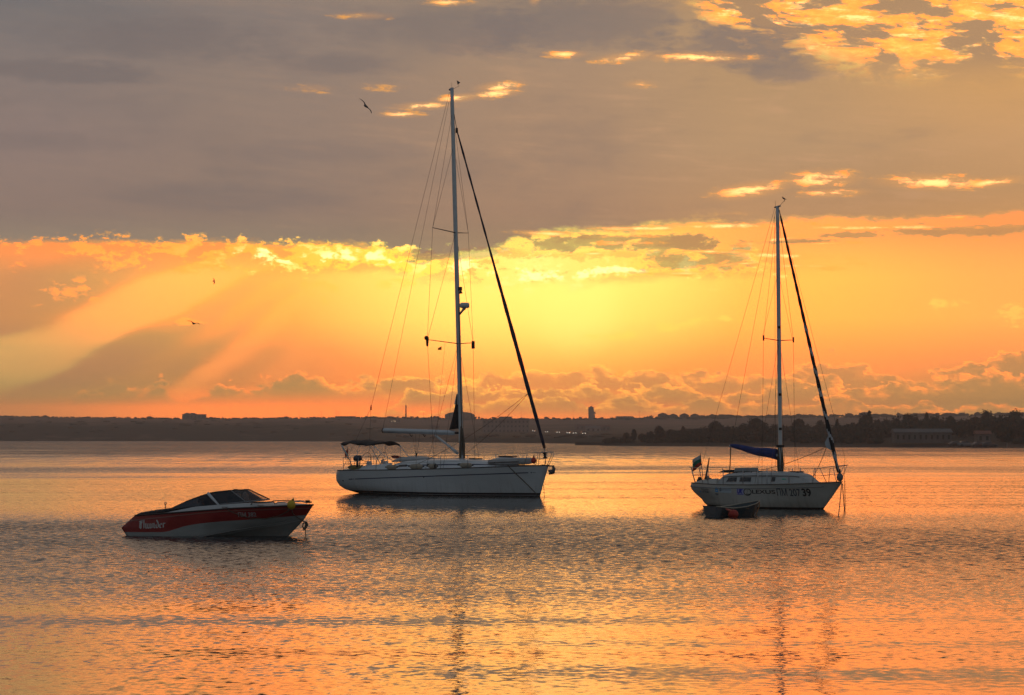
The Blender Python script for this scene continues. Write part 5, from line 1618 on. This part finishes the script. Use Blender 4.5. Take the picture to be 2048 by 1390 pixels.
tree(1252, .4, 865, 13, 'small rounded bush alone at the left tip of the wooded headland', 'shrub', n=200)
tree(1268, .5, 860, 10, 'slender young tree just right of the lone bush on the headland tip', n=200)
tree(1320, .7, 852, 20, 'low round tree on the skyline of the headland, left of the wood')
tree(1366, .7, 853, 14, 'small pointed tree in the dip of the headland wood', 'conifer')
tree(1430, .75, 843, 26, 'broad round tree left of the small yacht mast, lower of two')
tree(1512, .78, 832, 36, 'large domed tree standing highest left of the small yacht mast')
tree(1596, .8, 836, 24, 'round tree just right of the small yacht mast')
tree(1640, .8, 841, 18, 'bushy tree behind the striped furled headsail')
tree(1674, .8, 839, 12, 'short dark conifer right of the striped furled headsail', 'conifer')
tree(1738, .82, 822, 24, 'tallest pointed conifer on the headland skyline', 'conifer')
tree(1730, .80, 827, 34, 'spreading tree crowding the foot of the tallest conifer')
tree(1815, .8, 825, 26, 'flat-topped tree above the left end of the long pale building')
tree(1853, .82, 825, 20, 'narrow tree above the middle of the long pale building', 'conifer')
tree(1900, .8, 829, 20, 'round tree above the right end of the long pale building')
tree(1972, .8, 818, 26, 'tall leafy tree above the red-roofed shed')
tree(2030, .8, 818, 30, 'dense tree at the right edge of the headland wood')

# shrubs along the far ridge, one mass
sm = MB()
px = -300.0
while px < 2500:
    D = lp(px, RIDGE_D) - rg.uniform(2, 60)
    g = land_z(px, D); p = at(px, D)
    big = 1.0 if px < 1290 else (1.7 if px < 2060 else 1.4)
    if rg.random() < .93:
        r_ = rg.uniform(.5, 1.15) * big
        if rg.random() < .10: r_ *= 1.5
        crown(sm, (p.x, p.y, g + r_ * .45), (r_ * rg.uniform(1.3, 3.0), r_, r_ * 1.15), 26, .55, rg)
    px += rg.uniform(3, 8)
for i in range(150):                                    # scrub on the slopes and bank
    px = rg.uniform(-100, 1250)
    D = lp(px, SHORE) + rg.choice((rg.uniform(15, 70), rg.uniform(80, 560)))
    g = land_z(px, D); p = at(px, D)
    r_ = rg.uniform(.5, 1.5)
    crown(sm, (p.x, p.y, g + r_ * .2), (r_ * 2.6, r_, r_ * .55), 14, .5, rg)
sm.build('ridge_shrubs', M_LEAF2, fix=False, kind='stuff')

# ------------------------------------------------------------------ buildings and posts far across the bay
def ground(px, py):
    D = lp(px, SHORE) + 20
    while D < 2400:
        if land_z(px, D) >= zof(py, D):
            return D
        D += 4
    return lp(px, RIDGE_D) - 10
M_WALL = material('pale_render', (.30, .25, .22), .9, var=.12, vscale=.3)
M_WALLD = material('dull_render', (.16, .13, .115), .9, var=.15, vscale=.3)
M_ROOF = material('clay_tiles', (.13, .06, .04), .9, var=.2, vscale=.8)
M_ROOFG = material('grey_sheeting', (.12, .115, .11), .8, var=.15, vscale=.5)
M_PANE = material('far_window', (.02, .02, .022), .2)
def building(px, py, w, h, d, label, name='house', wall=None, roof='gable', rh=1.2, nwin=4, floors=1, rmat=None, D=None, cat='house', group=None, zg=None, winh=.55):
    D = D or ground(px, py)
    p = at(px, D)
    z = (land_z(px, D) if zg is None else zg) - .2
    o = empty(name, (p.x, p.y, z), label=label, category=cat)
    if group: o['group'] = group
    MB().box((0, 0, h / 2), (w, d, h)).build('wall', wall or M_WALL, o)
    m = MB(); e = .35
    if roof == 'gable':
        m.loft([[(x, -d / 2 - e, h + .003), (x, 0, h + rh), (x, d / 2 + e, h + .003)] for x in (-w / 2 - e, w / 2 + e)], smooth=False)
    elif roof == 'end':
        m.loft([[(-w / 2 - e, y, h + .003), (0, y, h + rh), (w / 2 + e, y, h + .003)] for y in (-d / 2 - e, d / 2 + e)], smooth=False)
    elif roof == 'hip':
        m.add([(-w / 2 - e, -d / 2 - e, h + .003), (w / 2 + e, -d / 2 - e, h + .003), (w / 2 + e, d / 2 + e, h + .003), (-w / 2 - e, d / 2 + e, h + .003), (-w * .2, 0, h + rh), (w * .2, 0, h + rh)], [(3, 2, 1, 0), (0, 1, 5, 4), (1, 2, 5), (2, 3, 4, 5), (3, 0, 4)])
    elif roof == 'arch':
        m.loft([[(w / 2 * math.cos(a) * 1.02, y, h + .003 + rh * math.sin(a)) for a in [math.pi * k / 14 for k in range(15)]] for y in (-d / 2 - e, d / 2 + e)], smooth=False)
    else:
        m.box((0, 0, h + .15), (w + .5, d + .5, .3))
    m.build('roof', rmat or M_ROOF, o)
    for f in range(floors):
        fh = h / floors
        for i in range(nwin):
            x = -w / 2 + w * (i + .5) / nwin
            fr = MB().box((x, -d / 2 - .03, fh * (f + .55)), (w / nwin * .46, .10, fh * winh)).build('window', M_WALLD, o)
            MB().box((x, -d / 2 - .085, fh * (f + .55)), (w / nwin * .38, .03, fh * winh * .86)).build('pane', M_PANE, fr)
    return o
RD = lambda px: lp(px, RIDGE_D) - 25
b = building(389, 0, 20, 4.2, 9, 'long house with two hipped roofs alone on the bare ridge at left', D=RD(389), roof='flat', rmat=M_ROOFG, nwin=6, wall=M_WALLD)
for x, w_ in ((-6.2, 6.5), (-1.2, 7.5)):
    m = MB(); m.add([(x - w_ / 2, -4.6, 4.45), (x + w_ / 2, -4.6, 4.45), (x + w_ / 2, 4.6, 4.45), (x - w_ / 2, 4.6, 4.45), (x - w_ * .15, 0, 5.7), (x + w_ * .15, 0, 5.7)], [(3, 2, 1, 0), (0, 1, 5, 4), (1, 2, 5), (2, 3, 4, 5), (3, 0, 4)])
    m.build('hipped_roof', M_ROOF, b)
building(690, 0, 15, 1.6, 8, 'low flat building on the ridge left of the big yacht, among thin posts', 'building', D=RD(690), roof='flat', rmat=M_ROOFG, nwin=5, wall=M_WALLD, cat='building')
building(920, 0, 25, 2.6, 16, 'hall with a wide arched roof on the ridge behind the big yacht mast', 'hall', D=RD(920), roof='arch', rh=3.2, rmat=M_ROOFG, nwin=7, wall=M_WALLD, cat='hall')
building(1011, 0, 11, 1.8, 7, 'low flat-roofed building on the ridge right of the big yacht mast', 'building', D=RD(1011), roof='flat', rmat=M_ROOFG, nwin=4, wall=M_WALLD, cat='building')
building(1249, 0, 14, 2.0, 8, 'long low pale shed on the ridge right of the white tower', 'shed', D=RD(1249), roof='flat', rmat=M_WALL, nwin=5, cat='shed')
for i, (px, w_, h_, lb) in enumerate(((1325, 7.5, 3.2, 'tallest of the gabled houses on the ridge, leftmost of the row'), (1346, 6.5, 2.4, 'gabled house on the ridge, second from the tallest one'), (1368, 7.2, 2.6, 'gabled house on the ridge, third from the tallest one'), (1389, 6.8, 2.3, 'gabled house on the ridge, fourth from the tallest one'), (1424, 6.4, 1.8, 'low gabled house on the ridge, set apart at the right of the row'))):
    building(px, 0, w_, h_, 8, lb, D=RD(px), roof='end', rh=1.6, nwin=3, wall=M_WALLD, group='gabled houses in a row on the ridge')
# water tower like block
D = RD(1182); p = at(1182, D)
t = empty('tower', (p.x, p.y, land_z(1182, D) - .2), label='pale square tower with a lantern on its side, highest block on the ridge', category='tower')
MB().box((0, 0, 5.2), (4.4, 4.4, 10.4)).build('shaft', M_WALL, t)
MB().box((2.9, 0, 5.6), (1.7, 3.0, 1.9), taper=.9).build('lantern', M_WALLD, t)
MB().box((2.6, 0, 2.0), (1.2, 2.4, 4.4)).build('annex', M_WALL, t)
MB().box((.2, 0, 10.75), (1.6, 2, .7)).build('roof_house', M_WALLD, t)
MB().tube([(.4, 0, 11), (.4, 0, 12.4)], .08, 5).build('antenna', M_RUBBER, t)
# chimney
D = RD(812); p = at(812, D)
t = empty('chimney', (p.x, p.y, land_z(812, D) - .3), label='thin banded chimney rising from the ridge left of the big yacht mast', category='chimney')
MB().tube([(0, 0, 0), (0, 0, 7), (0, 0, 11.6)], [.75, .55, .45], 10).build('stack', M_ROOF, t)
for z in (7.6, 9.4, 11.0):
    MB().tube([(0, 0, z - .35), (0, 0, z + .35)], [.57 - (z - 7) * .02, .56 - (z - 7) * .02], 10).build('band', M_WALLD, t)
# lamp posts and aerials
M_POST = material('far_post', (.05, .045, .04), .8)
def lamp_post(px, top, label, name='lamp_post', cat='lamp post'):
    D = RD(px); p = at(px, D); z = land_z(px, D) - .2; h = zof(top, D) - z
    o = empty(name, (p.x, p.y, z), label=label, category=cat, group='posts along the ridge')
    r_ = .11 if cat == 'lamp post' else .09
    MB().tube([(0, 0, 0), (0, 0, h)], [r_, r_ * .7], 5).build('pole', M_POST, o)
    if cat == 'lamp post':
        for sd in (-1, 1):
            m = MB(); m.tube([(0, 0, h - .1), (sd * .5, 0, h + .05), (sd * .95, 0, h - .05)], [.07, .07, .14], 5); m.build('lamp_head', M_POST, o)
    else:
        m = MB()
        for k, q in enumerate((.95, .85, .72)):
            m.tube([(-.5 + .1 * k, 0, h * q), (.5 - .1 * k, 0, h * q)], .04, 4)
            m.tube([(0, 0, h * q - .05), (0, 0, h * q + .05)], .06, 4)
        m.build('crossarm', M_POST, o)
for px, top, lb in ((599, 822, 'leftmost double lamp post on the ridge, standing alone'), (643, 823, 'second double lamp post from the left on the ridge'), (678, 823, 'double lamp post over the low flat building at left'), (712, 824, 'double lamp post just right of the low flat building at left'), (996, 824, 'double lamp post left of the tall aerial mast'), (1043, 824, 'double lamp post right of the tall aerial mast'), (1146, 820, 'lamp post on the ridge just left of the white tower'), (1279, 823, 'lamp post right of the long low pale shed')):
    lamp_post(px, top, lb)
for px, top, lb in ((1018, 805, 'tallest aerial mast, over the low building right of the big yacht mast'), (673, 819, 'thin aerial over the left end of the low flat building'), (847, 824, 'short aerial right of the banded chimney, first of two'), (864, 826, 'shorter aerial right of the banded chimney, second of two'), (1372, 819, 'thin aerial above the row of gabled houses'), (1790, 816, 'thin aerial on the far ridge behind the wood')):
    lamp_post(px, top, lb, 'aerial', 'aerial')
# apartment block below the ridge
building(1012, 866, 29, 8.4, 10, 'three-storey apartment block in the haze right of the big yacht mast', 'apartment_block', roof='flat', rmat=M_ROOFG, nwin=12, floors=3, wall=material('rosy_render', (.24, .17, .15), .9, var=.12, vscale=.3), cat='apartment block', winh=.5)
o = building(790, 846, 8.5, 2.2, 5, 'pale low building with sun glints on its front on the slope left of the boom', 'building', roof='flat', rmat=M_WALL, nwin=4, cat='building')
M_GLINT = material('glowing_sun_glint', (.8, .7, .55), .5, emit=(1.0, .72, .42, 2.5))  # emission stands in for sun glints
for x, z in ((-2.4, 1.5), (-.6, 1.7), (.4, 1.4)):
    MB().ball((x, -2.75, z), (.20, .15, .16), 8, 6).build('lamp', M_GLINT, o)  # glowing balls added as sun glints on the front, not fixtures
building(1186, 864, 9, 2.6, 6, 'low pale house near the shore road, nearest the headland', roof='gable', rmat=M_ROOFG, nwin=3)
building(1168, 859, 11, 2.4, 6, 'wide low house above the shore road', roof='gable', nwin=4, wall=M_WALLD)
building(1208, 862, 7, 2.8, 6, 'small house half hidden at the root of the headland', roof='gable', nwin=3, wall=M_WALLD)
building(870, 858, 7, 2.0, 5, 'small dim house on the slope left of the big yacht mast', roof='gable', nwin=2, wall=M_WALLD)
# shore road with cars, headlights on
RP = [(1062, 864.5), (1080, 866.2), (1100, 867.6), (1120, 868.8), (1140, 870), (1160, 871.2), (1185, 872)]
m = MB(); P = []
for i in range(31):
    px = 1062 + 123 * i / 30
    D = ground(px, lp(px, RP)); p = at(px, D)
    P.append([(p.x, D - 3.5, land_z(px, D - 3.5) + .35), (p.x, D + 3.5, land_z(px, D + 3.5) + .35)])
m.grid(P); m.build('road', material('pale_dusty_road', (.26, .20, .16), .9, var=.15, vscale=.2), fix=False, kind='structure')
M_HEAD = material('headlight_on', (.9, .85, .75), .3, emit=(1.0, .86, .66, 3.5))
M_TYRE = material('tyre', (.015, .015, .015), .8)
def car(px, D, z, rz, label, paint, lit=True, group='cars on the shore road'):
    p = at(px, D)
    o = empty('parked_car' if not lit else 'car', (p.x, p.y, z), rz, label=label, category='car', group=group)
    m = MB()
    m.loft([[(x, -w, zb_), (x, -w, zt * .7 + zb_ * .3), (x, -w * .86, zt), (x, w * .86, zt), (x, w, zt * .7 + zb_ * .3), (x, w, zb_)] for x, w, zb_, zt in ((-2.1, .74, .35, .72), (-1.9, .82, .28, .88), (-1.2, .85, .26, .92), (.7, .85, .26, .92), (1.7, .82, .28, .80), (2.1, .72, .35, .66))], smooth=False)
    m.build('body', paint, o)
    m = MB(); m.loft([[(x, -w, .9), (x, -w * .82, zt), (x, w * .82, zt), (x, w, .9)] for x, w, zt in ((-1.7, .74, .92), (-1.1, .76, 1.38), (.2, .76, 1.42), (1.0, .72, .92))], smooth=False)
    m.build('cabin', M_GLASSD, o)
    for x in (-1.3, 1.3):
        for sd in (-1, 1):
            m = MB(); m.tube([(x, sd * .68, .31), (x, sd * .88, .31)], .31, 12); w_ = m.build('wheel', M_TYRE, o)
    if lit:
        for sd in (-1, 1):
            m = MB(); m.ball((2.06, sd * .55, .62), (.10, .14, .11), 8, 6); m.build('headlight', M_HEAD, o)
M_CARS = [material('white_car_paint', (.5, .5, .5), .3), material('grey_car_paint', (.14, .14, .15), .3), material('dark_car_paint', (.02, .022, .03), .3)]
for i, (px, lb) in enumerate(((1068, 'distant car with lit headlights, first at the left end of the shore road'), (1093, 'distant car with lit headlights, second from the left end of the shore road'), (1115, 'distant car with lit headlights midway along the shore road'), (1137, 'distant car with lit headlights, left of the brightest pair'), (1149, 'distant car with the brightest headlights on the shore road'), (1166, 'distant car with lit headlights nearest the headland'))):
    D = ground(px, lp(px, RP))
    car(px, D, land_z(px, D) + .36, R(-98 + 8 * (i % 3)), lb, M_CARS[i % 3])
# on the headland: long pale building, shed, parked cars
D = 520
b = building(1842, 0, 14.6, 2.7, 5, 'long pale single-storey building with dark window openings under the headland trees', 'building', D=D, zg=1.35, roof='gable', rh=1.0, rmat=M_ROOFG, nwin=10, wall=material('patched_render', (.13, .11, .10), .9, var=.35, vscale=.8), cat='building', winh=.5)
building(1964, 0, 3.4, 2.3, 3, 'small shed with a reddish roof on the headland right of the long building', 'shed', D=506, zg=1.3, roof='gable', rh=.9, rmat=material('red_tiles', (.20, .08, .055), .9, var=.2), nwin=2, wall=M_WALLD, cat='shed')
for px, D, lb, k in ((1912, 505, 'dark blue parked car right of the long pale building', 2), (1930, 504, 'grey parked car between the long building and the red-roofed shed', 1), (1958, 499, 'dark parked car in front of the red-roofed shed', 2), (1976, 498, 'dark parked car at the right corner of the red-roofed shed', 2)):
    car(px, D, head_z(px, D) + .05, R(8 * k), lb, M_CARS[k], lit=False, group='cars parked under the headland trees')
p = at(2013, 494)
o = empty('bollard', (p.x, p.y, head_z(2013, 494) - .1), label='short white post near the waterline at the right of the headland', category='post')
MB().tube([(0, 0, 0), (0, 0, 1.1), (0, 0, 1.2)], [.14, .13, .05], 8).build('post', M_WALL, o)
MB().tube([(0, 0, .8), (0, 0, .95)], [.15, .15], 8).build('band', M_ROOFG, o)

# ------------------------------------------------------------------ gulls
M_GULL = material('grey_gull_plumage', (.10, .095, .09), .8, var=.3, vscale=8)
M_BEAK = material('gull_beak', (.25, .16, .05), .6)
def gull(px, py, D, span, yaw, roll, bend, label, pitch=0.0):
    """one continuous body; wings and tail grow out of it"""
    p = at(px, D); p.z = zof(py, D)
    o = empty('gull', p, label=label, category='bird', group='gulls in flight')
    o.rotation_euler = (roll, pitch, yaw)
    bm = bmesh.new()
    sk = bm.verts.layers.skin.verify()
    h = span / 2
    V = {}
    def v(k, c): V[k] = bm.verts.new(c); return V[k]
    chain = [('beak', (.30 * h * 1.1, 0, .01)), ('head', (.24 * h * 1.1, 0, .02)), ('neck', (.16 * h, 0, .01)), ('chest', (.07 * h, 0, 0)), ('rump', (-.16 * h, 0, 0)), ('tail', (-.38 * h, 0, .005))]
    prev = None
    for k, c in chain:
        q = v(k, c)
        if prev: bm.edges.new((prev, q))
        prev = q
    for sd in (-1, 1):
        a = v(('w1', sd), (.10 * h, sd * .22 * h, bend[0] * h))
        b_ = v(('w2', sd), (.14 * h, sd * .50 * h, bend[1] * h))
        c_ = v(('w3', sd), (.02 * h, sd * .78 * h, bend[2] * h))
        d_ = v(('w4', sd), (-.14 * h, sd * 1.0 * h, bend[3] * h))
        bm.edges.new((V['chest'], a)); bm.edges.new((a, b_)); bm.edges.new((b_, c_)); bm.edges.new((c_, d_))
    names = list(V.keys())
    rad = {'beak': (.006, .006), 'head': (.045, .045), 'neck': (.042, .042), 'chest': (.075, .07), 'rump': (.05, .045), 'tail': (.05, .012)}
    for i, k in enumerate(names):
        r_ = rad.get(k) or {'w1': (.085, .018), 'w2': (.075, .014), 'w3': (.055, .010), 'w4': (.010, .006)}[k[0]]
        V[k][sk].radius = (r_[0] * span, r_[1] * span)
        if k == 'chest': V[k][sk].use_root = True
    me = bpy.data.meshes.new('body'); bm.to_mesh(me); bm.free()
    me.materials.append(M_GULL)
    b2 = bpy.data.objects.new('body', me); COL.objects.link(b2); b2.parent = o
    b2.modifiers.new('skin', 'SKIN').use_smooth_shade = True
    s_ = b2.modifiers.new('sub', 'SUBSURF'); s_.levels = 1; s_.render_levels = 2
    MB().tube([(.33 * h * 1.0, 0, .005), (.44 * h, 0, -.012)], [.014 * span, .004 * span], 6).build('beak', M_BEAK, o)
gull(729.5, 209, 100, 1.05, R(70), R(50), (.05, .10, .08, .02), 'largest gull gliding with wings aslant, high left of the tall mast')
gull(386, 647.5, 150, 1.05, R(-60), R(-14), (.14, .26, .22, .20), 'gull with raised bent wings low over the left hills')
gull(426, 562, 260, .95, R(20), R(62), (.06, .10, .02, -.1), 'smallest most distant gull in the glowing sky at left')

# ------------------------------------------------------------------ haze over the bay
def haze(density, col, aniso):
    m = bpy.data.materials.new('haze')
    m.use_nodes = True
    t = m.node_tree
    t.nodes.clear()
    v = t.nodes.new('ShaderNodeVolumePrincipled')
    v.inputs['Color'].default_value = col + (1,)
    v.inputs['Density'].default_value = density
    v.inputs['Anisotropy'].default_value = aniso
    o = t.nodes.new('ShaderNodeOutputMaterial')
    t.links.new(v.outputs[0], o.inputs['Volume'])
    b = MB().box((0, 1400, 25), (2600, 3000, 56))
    b.build('haze', m, kind='stuff')
haze(0.00036, (.96, .88, .84), 0.3)
